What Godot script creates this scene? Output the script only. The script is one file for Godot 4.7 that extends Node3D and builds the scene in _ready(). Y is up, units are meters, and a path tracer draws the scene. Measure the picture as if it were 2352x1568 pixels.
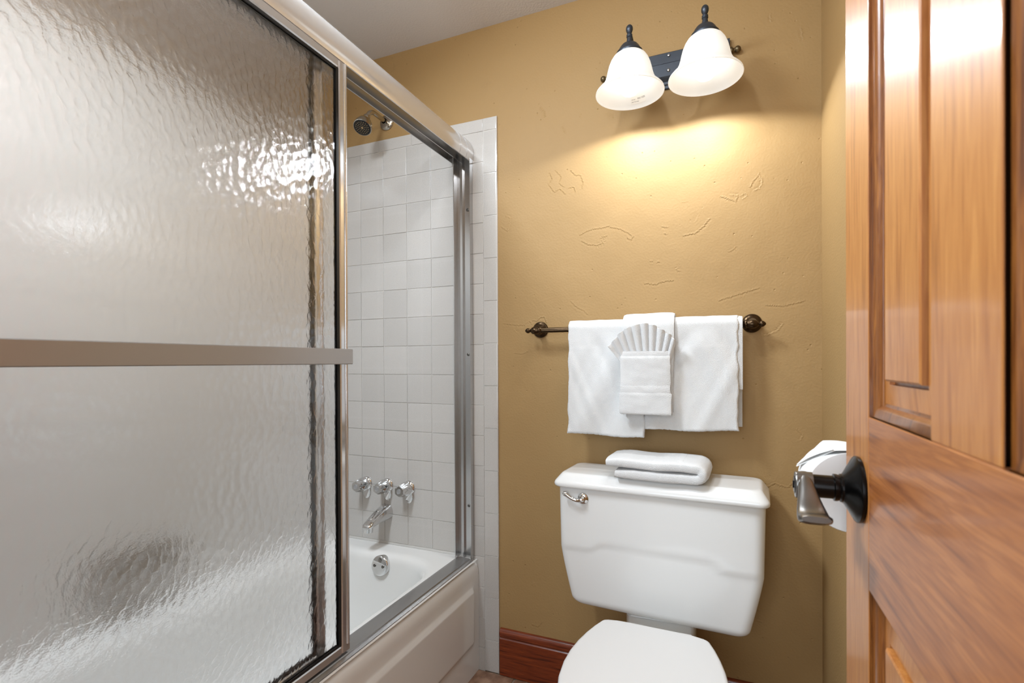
extends Node3D
# A small bathroom: tub alcove with sliding textured-glass doors on the left, toilet, towel bar and vanity light on the back wall, open panelled door on the right.
# Origin: back wall plane z = 0, floor y = 0, room towards +z.

const RIM := 0.399
const CEIL := 2.316
const PITCH := 0.1095

var M := {}

# ------------------------------------------------------------------ mesh builder
class MB:
	var v := PackedVector3Array()

	func tri(a: Vector3, b: Vector3, c: Vector3) -> void:
		v.append(a); v.append(b); v.append(c)

	func quad(a: Vector3, b: Vector3, c: Vector3, d: Vector3) -> void:
		tri(a, b, c); tri(a, c, d)

	# rings run counter-clockwise seen from the direction of travel
	func loft(rings: Array, cap0 := true, cap1 := true, closed := true) -> void:
		for i in rings.size() - 1:
			var r: PackedVector3Array = rings[i]
			var s: PackedVector3Array = rings[i + 1]
			var n := r.size()
			for j in (n if closed else n - 1):
				var k := (j + 1) % n
				quad(r[j], r[k], s[k], s[j])
		if cap0: fan(rings[0], true)
		if cap1: fan(rings[rings.size() - 1], false)

	func fan(r: PackedVector3Array, flip: bool) -> void:
		var c := Vector3.ZERO
		for p in r: c += p
		c /= r.size()
		for j in r.size():
			var k := (j + 1) % r.size()
			if flip: tri(c, r[k], r[j])
			else: tri(c, r[j], r[k])

	func lathe(prof: Array, seg := 32, at := Transform3D.IDENTITY, cap0 := true, cap1 := true) -> void:
		var rings := []
		for p in prof:
			var ring := PackedVector3Array()
			for j in seg:
				var t := TAU * j / seg
				ring.append(at * Vector3(maxf(p[0], 1e-5) * cos(t), p[1], -maxf(p[0], 1e-5) * sin(t)))
			rings.append(ring)
		loft(rings, cap0, cap1)

	func tube(path: Array, rad: Array, seg := 16) -> void:
		var rings := []
		var side := Vector3.ZERO
		for i in path.size():
			var d: Vector3 = (path[mini(i + 1, path.size() - 1)] - path[maxi(i - 1, 0)]).normalized()
			if side == Vector3.ZERO:
				side = d.cross(Vector3.UP if absf(d.y) < 0.9 else Vector3.RIGHT).normalized()
			side = (side - d * d.dot(side)).normalized()
			var up := d.cross(side)
			var r: float = rad[mini(i, rad.size() - 1)]
			var ring := PackedVector3Array()
			for j in seg:
				var t := TAU * j / seg
				ring.append(path[i] + (side * cos(t) + up * sin(t)) * r)
			rings.append(ring)
		loft(rings)

	# 2-D outline (counter-clockwise in x,y) pulled along z, then moved by at
	func extrude(prof: PackedVector2Array, z0: float, z1: float, at := Transform3D.IDENTITY) -> void:
		var area2 := 0.0
		for i in prof.size(): area2 += prof[i].cross(prof[(i + 1) % prof.size()])
		if area2 < 0.0:
			prof = prof.duplicate()
			prof.reverse()
		var a := PackedVector3Array()
		var b := PackedVector3Array()
		for p in prof:
			a.append(at * Vector3(p.x, p.y, z0)); b.append(at * Vector3(p.x, p.y, z1))
		loft([a, b], false, false)
		var t := Geometry2D.triangulate_polygon(prof)
		for i in range(0, t.size(), 3):
			var area := (prof[t[i + 1]] - prof[t[i]]).cross(prof[t[i + 2]] - prof[t[i]])
			if area > 0.0:
				tri(b[t[i]], b[t[i + 1]], b[t[i + 2]]); tri(a[t[i]], a[t[i + 2]], a[t[i + 1]])
			else:
				tri(b[t[i]], b[t[i + 2]], b[t[i + 1]]); tri(a[t[i]], a[t[i + 1]], a[t[i + 2]])

	func box(lo: Vector3, hi: Vector3, b := 0.0) -> void:
		if b <= 0.0:
			var r0 := PackedVector3Array([Vector3(lo.x, lo.y, hi.z), Vector3(hi.x, lo.y, hi.z), Vector3(hi.x, lo.y, lo.z), Vector3(lo.x, lo.y, lo.z)])
			var r1 := PackedVector3Array()
			for p in r0: r1.append(Vector3(p.x, hi.y, p.z))
			loft([r0, r1])
			return
		var rings := []
		for l in [[lo.y, b], [lo.y + b, 0.0], [hi.y - b, 0.0], [hi.y, b]]:
			var i: float = l[1]
			var x0 := lo.x + i; var x1 := hi.x - i; var z0 := lo.z + i; var z1 := hi.z - i
			var c := b * (0.5 if i > 0.0 else 1.0)
			rings.append(PackedVector3Array([Vector3(x0 + c, l[0], z1), Vector3(x1 - c, l[0], z1), Vector3(x1, l[0], z1 - c), Vector3(x1, l[0], z0 + c), Vector3(x1 - c, l[0], z0), Vector3(x0 + c, l[0], z0), Vector3(x0, l[0], z0 + c), Vector3(x0, l[0], z1 - c)]))
		loft(rings)

	# a sheet of thickness th round the middle surface f(u, v); top side is du x dv
	func sheet(nu: int, nv: int, f: Callable, th: float) -> void:
		var p := []
		for i in nu + 1:
			var row := PackedVector3Array()
			for j in nv + 1: row.append(f.call(float(i) / nu, float(j) / nv))
			p.append(row)
		var a := []
		var b := []
		for i in nu + 1:
			var ra := PackedVector3Array()
			var rb := PackedVector3Array()
			for j in nv + 1:
				var du: Vector3 = p[mini(i + 1, nu)][j] - p[maxi(i - 1, 0)][j]
				var dv: Vector3 = p[i][mini(j + 1, nv)] - p[i][maxi(j - 1, 0)]
				var n := du.cross(dv).normalized()
				var e := 0.5 * th * (0.55 if i == 0 or j == 0 or i == nu or j == nv else 1.0)
				ra.append(p[i][j] + n * e); rb.append(p[i][j] - n * e)
			a.append(ra); b.append(rb)
		for i in nu:
			for j in nv:
				quad(a[i][j], a[i + 1][j], a[i + 1][j + 1], a[i][j + 1])
				quad(b[i][j], b[i][j + 1], b[i + 1][j + 1], b[i + 1][j])
		for i in nu:
			quad(b[i][0], b[i + 1][0], a[i + 1][0], a[i][0])
			quad(a[i][nv], a[i + 1][nv], b[i + 1][nv], b[i][nv])
		for j in nv:
			quad(a[0][j], a[0][j + 1], b[0][j + 1], b[0][j])
			quad(b[nu][j], b[nu][j + 1], a[nu][j + 1], a[nu][j])

	# smooth normals across edges flatter than the angle
	func mesh(angle := 40.0) -> ArrayMesh:
		var n := v.size() / 3
		var fn := PackedVector3Array()
		fn.resize(n)
		var at := {}
		for i in n:
			fn[i] = (v[i * 3 + 1] - v[i * 3]).cross(v[i * 3 + 2] - v[i * 3])
			for k in 3:
				var key := Vector3i((v[i * 3 + k] * 50000.0).round())
				if at.has(key): at[key].append(i)
				else: at[key] = [i]
		var c := cos(deg_to_rad(angle))
		var pos := PackedVector3Array()
		var nor := PackedVector3Array()
		for i in n:
			if fn[i].length_squared() < 1e-22: continue
			var u := fn[i].normalized()
			for k in [0, 2, 1]:
				var p := v[i * 3 + k]
				var s := Vector3.ZERO
				for f in at[Vector3i((p * 50000.0).round())]:
					if fn[f].length_squared() > 1e-22 and fn[f].normalized().dot(u) > c: s += fn[f]
				pos.append(p); nor.append(s.normalized())
		var arr := []
		arr.resize(Mesh.ARRAY_MAX)
		arr[Mesh.ARRAY_VERTEX] = pos
		arr[Mesh.ARRAY_NORMAL] = nor
		var m := ArrayMesh.new()
		m.add_surface_from_arrays(Mesh.PRIMITIVE_TRIANGLES, arr)
		return m

# ring of a rounded rectangle in x,z, counter-clockwise seen from above
func rrect(x0: float, x1: float, z0: float, z1: float, r: float, y: float, n := 6) -> PackedVector3Array:
	var out := PackedVector3Array()
	r = minf(r, minf((x1 - x0) / 2, (z1 - z0) / 2) - 1e-4)
	for c in [[x1 - r, z0 + r, 0.0], [x0 + r, z0 + r, PI / 2], [x0 + r, z1 - r, PI], [x1 - r, z1 - r, PI * 1.5]]:
		for k in n + 1:
			var t: float = c[2] + PI / 2 * k / n
			out.append(Vector3(c[0] + r * cos(t), y, c[1] - r * sin(t)))
	return out

# ------------------------------------------------------------------ scene helpers
func obj(called: String, mb, mat: Material, parent: Node = self, angle := 40.0) -> MeshInstance3D:
	var o := MeshInstance3D.new()
	o.name = called
	o.mesh = mb.mesh(angle) if mb is MB else mb
	o.material_override = mat
	o.cast_shadow = GeometryInstance3D.SHADOW_CASTING_SETTING_ON
	parent.add_child(o, true)
	return o

func thing(called: String, label: String, category: String, at := Vector3.ZERO, turn := 0.0, group := "") -> Node3D:
	var o := Node3D.new()
	o.name = called
	add_child(o, true)
	o.position = at
	o.rotation.y = turn
	tag(o, label, category, group)
	return o

func tag(o: Node, label: String, category: String, group := "") -> void:
	o.set_meta("label", label)
	o.set_meta("category", category)
	if group: o.set_meta("group", group)

func struct(called: String, label: String, category: String, mb = null, mat: Material = null) -> Node3D:
	var o: Node3D
	if mb: o = obj(called, mb, mat)
	else:
		o = Node3D.new(); o.name = called; add_child(o, true)
	o.set_meta("kind", "structure")
	tag(o, label, category)
	return o

func axis(from: Vector3, dir: Vector3) -> Transform3D:   # y axis turned to dir
	var y := dir.normalized()
	var x := y.cross(Vector3.BACK if absf(y.z) < 0.9 else Vector3.RIGHT).normalized()
	return Transform3D(Basis(x, y, x.cross(y)), from)

# ------------------------------------------------------------------ materials
func noise(kind: int, freq: float, oct := 3, sd := 1) -> FastNoiseLite:
	var n := FastNoiseLite.new()
	n.noise_type = kind
	n.frequency = freq
	n.fractal_octaves = oct
	n.seed = sd
	return n

func tex(n: FastNoiseLite, size := 512, ramp: Array = []) -> NoiseTexture2D:
	var t := NoiseTexture2D.new()
	t.width = size; t.height = size
	t.seamless = true
	t.noise = n
	if ramp:
		var g := Gradient.new()
		g.offsets = PackedFloat32Array(ramp[0]); g.colors = PackedColorArray(ramp[1])
		t.color_ramp = g
	return t

func plain(col: Color, rough := 0.5, metal := 0.0, spec := 0.5) -> StandardMaterial3D:
	var m := StandardMaterial3D.new()
	m.albedo_color = col
	m.roughness = rough
	m.metallic = metal
	m.metallic_specular = spec
	return m

func tri(m: StandardMaterial3D, scale: Vector3, world := true) -> StandardMaterial3D:
	m.uv1_triplanar = true
	m.uv1_world_triplanar = world
	m.uv1_triplanar_sharpness = 8.0
	m.uv1_scale = scale
	return m

func bump(m: StandardMaterial3D, t: Texture2D, cm: float) -> StandardMaterial3D:
	m.heightmap_enabled = true
	m.heightmap_texture = t
	m.heightmap_scale = cm
	return m

func wood(dark: Color, mid: Color, light: Color, grain: Vector3, rough: float, sd: int, coat := 0.5) -> StandardMaterial3D:
	var n := noise(FastNoiseLite.TYPE_SIMPLEX_SMOOTH, 0.012, 5, sd)
	n.domain_warp_enabled = true
	n.domain_warp_amplitude = 18.0
	n.domain_warp_frequency = 0.01
	var m := plain(Color.WHITE, rough)
	m.albedo_texture = tex(n, 512, [[0.0, 0.3, 0.5, 0.62, 0.8, 1.0], [dark, mid, mid.lerp(light, 0.6), mid, light, mid]])
	if coat > 0.0:
		m.clearcoat_enabled = true
		m.clearcoat = coat
		m.clearcoat_roughness = 0.12
	return tri(m, grain)

func materials() -> void:
	var fine := tex(noise(FastNoiseLite.TYPE_SIMPLEX_SMOOTH, 0.05, 4, 3))
	M.paint = bump(tri(plain(PAINT, 0.55, 0.0, 0.35), Vector3.ONE * 5.0), fine, 0.05)
	M.white_paint = bump(tri(plain(Color(0.83, 0.81, 0.79), 0.8, 0.0, 0.3), Vector3.ONE * 4.0), fine, 0.06)
	M.hall = plain(Color(0.86, 0.84, 0.8), 0.8)
	var speck := noise(FastNoiseLite.TYPE_SIMPLEX, 0.16, 3, 7)
	for k in 3:
		var s := 1.0 + 0.025 * (k - 1)
		var t := plain(Color.WHITE, 0.16, 0.0, 0.5)
		var c := Color(0.79, 0.775, 0.755) * s
		c.a = 1.0
		t.albedo_texture = SPECK if SPECK else tex(speck, 512, [[0.0, 0.30, 0.42, 0.62, 1.0], [c * Color(0.76, 0.75, 0.73), c * Color(0.9, 0.9, 0.89), c, c, c * 1.03]])
		SPECK = t.albedo_texture
		t.albedo_color = Color(s, s, s).clamp(Color.BLACK, Color.WHITE)
		M["tile%d" % k] = tri(t, Vector3.ONE * 5.0)
	M.grout = plain(Color(0.86, 0.85, 0.83), 0.9)
	M.porcelain = plain(Color(0.89, 0.89, 0.88), 0.07)
	M.enamel = plain(Color(0.88, 0.875, 0.86), 0.1)
	M.plastic = plain(Color(0.86, 0.855, 0.845), 0.3, 0.0, 0.4)
	M.dish = plain(Color(0.6, 0.58, 0.555), 0.3)
	M.alcove = bump(tri(plain(Color(0.64, 0.61, 0.58), 0.8, 0.0, 0.3), Vector3.ONE * 4.0), fine, 0.06)
	M.jamb = plain(Color(0.74, 0.735, 0.73), 0.18, 0.9)
	M.chrome = plain(Color(0.86, 0.86, 0.86), 0.05, 1.0)
	M.alu = plain(Color(0.82, 0.82, 0.82), 0.13, 0.75)
	M.satin_bar = plain(Color(0.66, 0.66, 0.66), 0.28, 0.35)
	M.satin_rail = plain(Color(0.86, 0.86, 0.86), 0.2, 0.5)
	M.alu_dull = plain(Color(0.66, 0.655, 0.65), 0.25, 0.85)
	M.screw = plain(Color(0.45, 0.44, 0.42), 0.3, 1.0)
	M.black = plain(Color(0.015, 0.015, 0.015), 0.5)
	M.rubber_head = plain(Color(0.07, 0.055, 0.035), 0.4)
	M.nub = plain(Color(0.62, 0.52, 0.36), 0.5)
	M.brushed = plain(Color(0.72, 0.70, 0.66), 0.16, 1.0)
	M.bronze = plain(Color(0.26, 0.2, 0.135), 0.26, 0.9)
	M.pewter = plain(Color(0.25, 0.27, 0.3), 0.36, 0.6)
	M.old_brass = plain(Color(0.42, 0.36, 0.26), 0.35, 0.8)
	M.lever_black = plain(Color(0.055, 0.052, 0.05), 0.22, 0.6)
	M.satin = plain(Color(0.5, 0.495, 0.485), 0.3, 1.0)
	M.paper = plain(Color(0.93, 0.93, 0.925), 0.9)
	M.door_v = wood(Color(0.53, 0.30, 0.12), Color(0.685, 0.43, 0.2), Color(0.77, 0.525, 0.275), Vector3(9, 0.55, 9), 0.4, 11, 0.3)
	M.door_h = wood(Color(0.43, 0.22, 0.085), Color(0.605, 0.35, 0.15), Color(0.715, 0.45, 0.22), Vector3(9, 11, 0.6), 0.4, 12, 0.3)
	M.door_dark = wood(Color(0.27, 0.13, 0.04), Color(0.47, 0.265, 0.105), Color(0.62, 0.39, 0.17), Vector3(16, 0.9, 16), 0.34, 13)
	M.base = wood(Color(0.19, 0.06, 0.02), Color(0.42, 0.165, 0.065), Color(0.55, 0.25, 0.105), Vector3(0.7, 13, 13), 0.3, 14, 0.35)
	var fl := plain(Color.WHITE, 0.45)
	fl.albedo_texture = tex(noise(FastNoiseLite.TYPE_SIMPLEX_SMOOTH, 0.012, 5, 21), 512, [[0.0, 0.45, 0.7, 1.0], [Color(0.45, 0.33, 0.26), Color(0.56, 0.43, 0.345), Color(0.63, 0.5, 0.41), Color(0.68, 0.55, 0.46)]])
	M.floor_tile = tri(fl, Vector3.ONE * 3.0)
	M.floor_grout = plain(Color(0.62, 0.55, 0.48), 0.9)
	var loops := tex(noise(FastNoiseLite.TYPE_SIMPLEX, 0.1, 5, 31), 512)
	var terry := plain(Color(0.855, 0.855, 0.85), 0.95, 0.0, 0.15)
	terry.rim_enabled = true; terry.rim = 0.5; terry.rim_tint = 0.2
	M.terry = bump(tri(terry, Vector3.ONE * 7.0, false), loops, 0.12)
	var hem := plain(Color(0.83, 0.83, 0.825), 0.9, 0.0, 0.15)
	var weave := noise(FastNoiseLite.TYPE_CELLULAR, 0.09, 1, 5)
	M.hem = bump(tri(hem, Vector3(7, 7, 7), false), tex(weave, 512), 0.06)
	var gl := plain(Color(1, 1, 1, 0.0), 0.05)
	gl.transparency = BaseMaterial3D.TRANSPARENCY_ALPHA
	gl.refraction_enabled = true
	gl.refraction_scale = 0.05
	var rain := noise(FastNoiseLite.TYPE_CELLULAR, 0.014, 1, 9)
	rain.cellular_return_type = FastNoiseLite.RETURN_DISTANCE
	rain.domain_warp_enabled = true
	rain.domain_warp_amplitude = 30.0
	rain.domain_warp_frequency = 0.012
	M.glass = bump(tri(gl, Vector3(5.0, 3.4, 5.0)), tex(rain, 1024), GLASS_BUMP)
	var sh := plain(Color(0.86, 0.86, 0.855), 0.35)
	sh.backlight_enabled = true
	sh.backlight = Color(0.85, 0.85, 0.84)
	sh.emission_enabled = true
	sh.emission = Color(1.0, 0.985, 0.96)
	sh.emission_energy_multiplier = 0.3
	M.shade = sh
	var bu := plain(Color(1, 1, 1), 0.4)
	bu.emission_enabled = true
	bu.emission = Color(1.0, 0.98, 0.95)
	bu.emission_energy_multiplier = 3.0
	M.bulb = bu
	M.sticker = plain(Color(0.97, 0.97, 0.96), 0.6)
	M.ink = plain(Color(0.35, 0.35, 0.36), 0.7)
	var win := plain(Color(1, 1, 1), 0.5)
	win.emission_enabled = true
	win.emission = Color(0.92, 0.96, 1.0)
	win.emission_energy_multiplier = 2.0
	M.window = win
	M.panel = win.duplicate()
	M.panel.emission = Color(1.0, 0.98, 0.95)

var SPECK: Texture2D = null
const PAINT := Color(0.64, 0.52, 0.345)
const GLASS_BUMP := 0.088
const MARKS := [
[Vector2(-0.178,1.758),Vector2(-0.169,1.735),Vector2(-0.184,1.715)],
[Vector2(-0.158,1.763),Vector2(-0.135,1.737),Vector2(-0.144,1.717),Vector2(-0.126,1.702)],
[Vector2(-0.104,1.755),Vector2(-0.089,1.738),Vector2(-0.067,1.732)],
[Vector2(-0.178,1.714),Vector2(-0.163,1.690),Vector2(-0.143,1.699),Vector2(-0.120,1.677)],
[Vector2(-0.112,1.698),Vector2(-0.092,1.698),Vector2(-0.087,1.679)],
[Vector2(-0.067,1.727),Vector2(-0.060,1.705),Vector2(-0.066,1.688)],
[Vector2(-0.075,1.533),Vector2(-0.053,1.545),Vector2(-0.028,1.550),Vector2(-0.002,1.551),Vector2(0.027,1.554)],
[Vector2(-0.068,1.515),Vector2(-0.046,1.501),Vector2(-0.017,1.496),Vector2(0.005,1.502),Vector2(-0.005,1.519),Vector2(0.019,1.524)],
[Vector2(0.027,1.551),Vector2(0.062,1.540),Vector2(0.090,1.523),Vector2(0.103,1.508)],
[Vector2(0.083,1.510),Vector2(0.097,1.502),Vector2(0.099,1.513)],
[Vector2(0.440,1.621),Vector2(0.449,1.639),Vector2(0.463,1.653),Vector2(0.467,1.661)],
[Vector2(0.466,1.655),Vector2(0.474,1.635),Vector2(0.466,1.615),Vector2(0.449,1.610)],
[Vector2(0.360,1.606),Vector2(0.381,1.597),Vector2(0.402,1.585),Vector2(0.408,1.602),Vector2(0.385,1.607)],
[Vector2(0.414,1.599),Vector2(0.426,1.606),Vector2(0.433,1.599),Vector2(0.420,1.588)],
[Vector2(0.191,1.533),Vector2(0.210,1.530)],
[Vector2(0.197,1.512),Vector2(0.206,1.509)],
[Vector2(0.153,1.428),Vector2(0.164,1.429)],
[Vector2(0.174,1.423),Vector2(0.184,1.425)],
[Vector2(0.229,1.405),Vector2(0.245,1.407),Vector2(0.232,1.397),Vector2(0.247,1.390)],
[Vector2(0.137,1.360),Vector2(0.170,1.355),Vector2(0.197,1.363),Vector2(0.227,1.364)],
[Vector2(0.381,1.438),Vector2(0.395,1.444),Vector2(0.402,1.452)],
[Vector2(0.255,1.500),Vector2(0.287,1.503),Vector2(0.311,1.520),Vector2(0.330,1.544)],
[Vector2(-0.106,1.317),Vector2(-0.084,1.294),Vector2(-0.061,1.283),Vector2(-0.047,1.268)],
[Vector2(-0.354,1.250),Vector2(-0.304,1.242),Vector2(-0.271,1.242)],
[Vector2(-0.268,1.247),Vector2(-0.255,1.256),Vector2(-0.244,1.242)],
[Vector2(-0.242,1.257),Vector2(-0.228,1.253),Vector2(-0.215,1.266),Vector2(-0.199,1.266),Vector2(-0.191,1.244)],
[Vector2(-0.212,1.987),Vector2(-0.196,1.969),Vector2(-0.193,1.949)],
[Vector2(-0.134,1.906),Vector2(-0.122,1.882)],
[Vector2(0.354,1.294),Vector2(0.390,1.305),Vector2(0.437,1.318),Vector2(0.465,1.326)],
[Vector2(0.482,1.274),Vector2(0.527,1.270),Vector2(0.581,1.282)],
[Vector2(-0.361,1.593),Vector2(-0.336,1.575),Vector2(-0.324,1.620),Vector2(-0.344,1.630)],
[Vector2(-0.436,2.103),Vector2(-0.418,2.115),Vector2(-0.393,2.115)],
[Vector2(-0.823,2.305),Vector2(-0.813,2.269),Vector2(-0.818,2.244)],
[Vector2(0.527,1.220),Vector2(0.510,1.198),Vector2(0.488,1.188),Vector2(0.465,1.185)],
[Vector2(0.458,0.729),Vector2(0.504,0.758),Vector2(0.537,0.749),Vector2(0.553,0.769)],
[Vector2(0.446,0.395),Vector2(0.463,0.379),Vector2(0.455,0.351),Vector2(0.471,0.348)],
[Vector2(-0.252,0.198),Vector2(-0.228,0.195),Vector2(-0.211,0.216)],
[Vector2(-0.313,1.144),Vector2(-0.280,1.141),Vector2(-0.260,1.151)],
[Vector2(0.495,2.115),Vector2(0.497,2.089)],
[Vector2(0.572,2.057),Vector2(0.578,2.019)],
[Vector2(0.014,1.921),Vector2(0.042,1.913)],
[Vector2(0.559,0.918),Vector2(0.575,0.900),Vector2(0.568,0.885)]
]

func _ready() -> void:
	# camera (pose solved from the tile grid): 1160.8 px focal length in a 2352 x 1568 frame, shifted lens
	var cam := Camera3D.new()
	cam.name = "camera"
	add_child(cam)
	var yaw := deg_to_rad(22.9858); var pit := deg_to_rad(-0.2372); var rol := deg_to_rad(-0.2496)
	var right := Vector3(cos(yaw), 0, -sin(yaw)); var back := Vector3(sin(yaw), 0, cos(yaw))
	var up := Vector3.UP * cos(pit) + back * sin(pit)
	back = back * cos(pit) - Vector3.UP * sin(pit)
	cam.transform = Transform3D(Basis(right * cos(rol) + up * sin(rol), up * cos(rol) - right * sin(rol), back), Vector3(0.3753, 1.1126, 1.6389))
	var at := CameraAttributesPhysical.new()
	at.frustum_focal_length = 18.0
	at.frustum_focus_distance = 1.7
	at.frustum_near = 0.05
	at.frustum_far = 50.0
	at.exposure_aperture = 7.0
	cam.attributes = at
	cam.set_frustum(1568.0 / 1160.83 * 0.05, Vector2(0.0, (835.56 - 784.0) / 1160.83 * 0.05), 0.05, 50.0)
	cam.current = true

	var env := Environment.new()
	env.background_mode = Environment.BG_COLOR
	env.background_color = Color(0.02, 0.02, 0.02)
	env.tonemap_mode = Environment.TONE_MAPPER_LINEAR
	env.tonemap_exposure = 1.06
	env.sdfgi_enabled = true
	env.ssao_enabled = true
	env.ssil_enabled = true
	var we := WorldEnvironment.new()
	we.name = "environment"
	we.environment = env
	add_child(we)

	# daylight through the hall window behind the camera
	var day := AreaLight3D.new()
	day.name = "hall_window_light"
	day.area_size = Vector2(1.5, 1.4)
	day.light_color = Color(0.89, 0.945, 1.0)
	day.light_energy = HALL
	day.shadow_enabled = true
	add_child(day)
	day.position = Vector3(0.1, 1.45, 3.38)   # faces -z, into the bathroom

	# recessed light in the ceiling of the tub alcove
	var al := AreaLight3D.new()
	al.name = "alcove_ceiling_light"
	al.area_size = Vector2(0.24, 0.54)
	al.light_color = Color(0.9, 0.95, 1.0)
	al.light_energy = ALCOVE
	al.shadow_enabled = true
	add_child(al)
	al.transform = Transform3D(Basis(Vector3.BACK, deg_to_rad(17.0)) * Basis(Vector3.RIGHT, -PI / 2), Vector3(-0.587, CEIL - 0.052, 1.2))

	materials()
	shell()
	tub_alcove()
	shower_doors()
	shower_fittings()
	toilet()
	towels()
	vanity_light()
	wall_bits()
	door()

const HALL := 2.3
const ALCOVE := 3.2
const DOME := 0.25
const BULB := 0.185

# ------------------------------------------------------------------ room shell
func plaster_relief(w: int, h: int, size: Vector2, org: Vector2) -> ImageTexture:
	var a := noise(FastNoiseLite.TYPE_SIMPLEX_SMOOTH, 0.006, 3, 41)
	var b := noise(FastNoiseLite.TYPE_SIMPLEX_SMOOTH, 0.16, 3, 42)
	var img := Image.create(w, h, false, Image.FORMAT_RF)
	for y in h:
		for x in w:
			img.set_pixel(x, y, Color(0.5 + 0.1 * a.get_noise_2d(x, y) + 0.018 * b.get_noise_2d(x, y), 0, 0))
	var rng := RandomNumberGenerator.new()
	rng.seed = 77
	var px := Vector2(w / size.x, h / size.y)
	var lines := MARKS.duplicate()
	for k in 70:   # more trowel marks, short and shallow
		var p := org + Vector2(rng.randf() * size.x, rng.randf() * size.y)
		var d := rng.randf() * TAU
		var l := [p]
		for i in rng.randi_range(1, 3):
			d += rng.randf_range(-0.9, 0.9)
			p += Vector2.from_angle(d) * rng.randf_range(0.004, 0.016)
			l.append(p)
		lines.append(l)
	var n := 0
	for l in lines:
		var deep := rng.randf_range(0.08, 0.13) if n < MARKS.size() else rng.randf_range(0.015, 0.05)
		n += 1
		for i in l.size() - 1:
			var q0: Vector2 = (l[i] - org) * px
			var q1: Vector2 = (l[i + 1] - org) * px
			var side := (q1 - q0).orthogonal().normalized()
			var steps := int(q0.distance_to(q1)) + 1
			for s in steps:
				var q := q0.lerp(q1, float(s) / steps) + Vector2(b.get_noise_2d(q0.x + s * 2.0, 9.0), b.get_noise_2d(q0.y + s * 2.0, 70.0)) * 2.0
				for k in range(-4, 9):
					var r := q + side * k
					var ix := int(r.x); var iy := h - 1 - int(r.y)
					if ix < 0 or iy < 0 or ix >= w or iy >= h: continue
					var f := (deep * exp(-k * k / 2.0)) - (deep * 0.6 * exp(-(k - 2.5) * (k - 2.5) / 5.0))
					var old := img.get_pixel(ix, iy).r
					img.set_pixel(ix, iy, Color(lerpf(old, 0.5 + f + (old - 0.5) * 0.5, 0.55), 0, 0))
	for k in 420:  # pin holes
		var cx := rng.randi_range(2, w - 3); var cy := rng.randi_range(2, h - 3)
		var dd := rng.randf_range(0.05, 0.2)
		for dy in range(-1, 2):
			for dx in range(-1, 2):
				img.set_pixel(cx + dx, cy + dy, Color(img.get_pixel(cx + dx, cy + dy).r - dd * exp(-(dx * dx + dy * dy) * 0.9), 0, 0))
	return ImageTexture.create_from_image(img)

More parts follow.
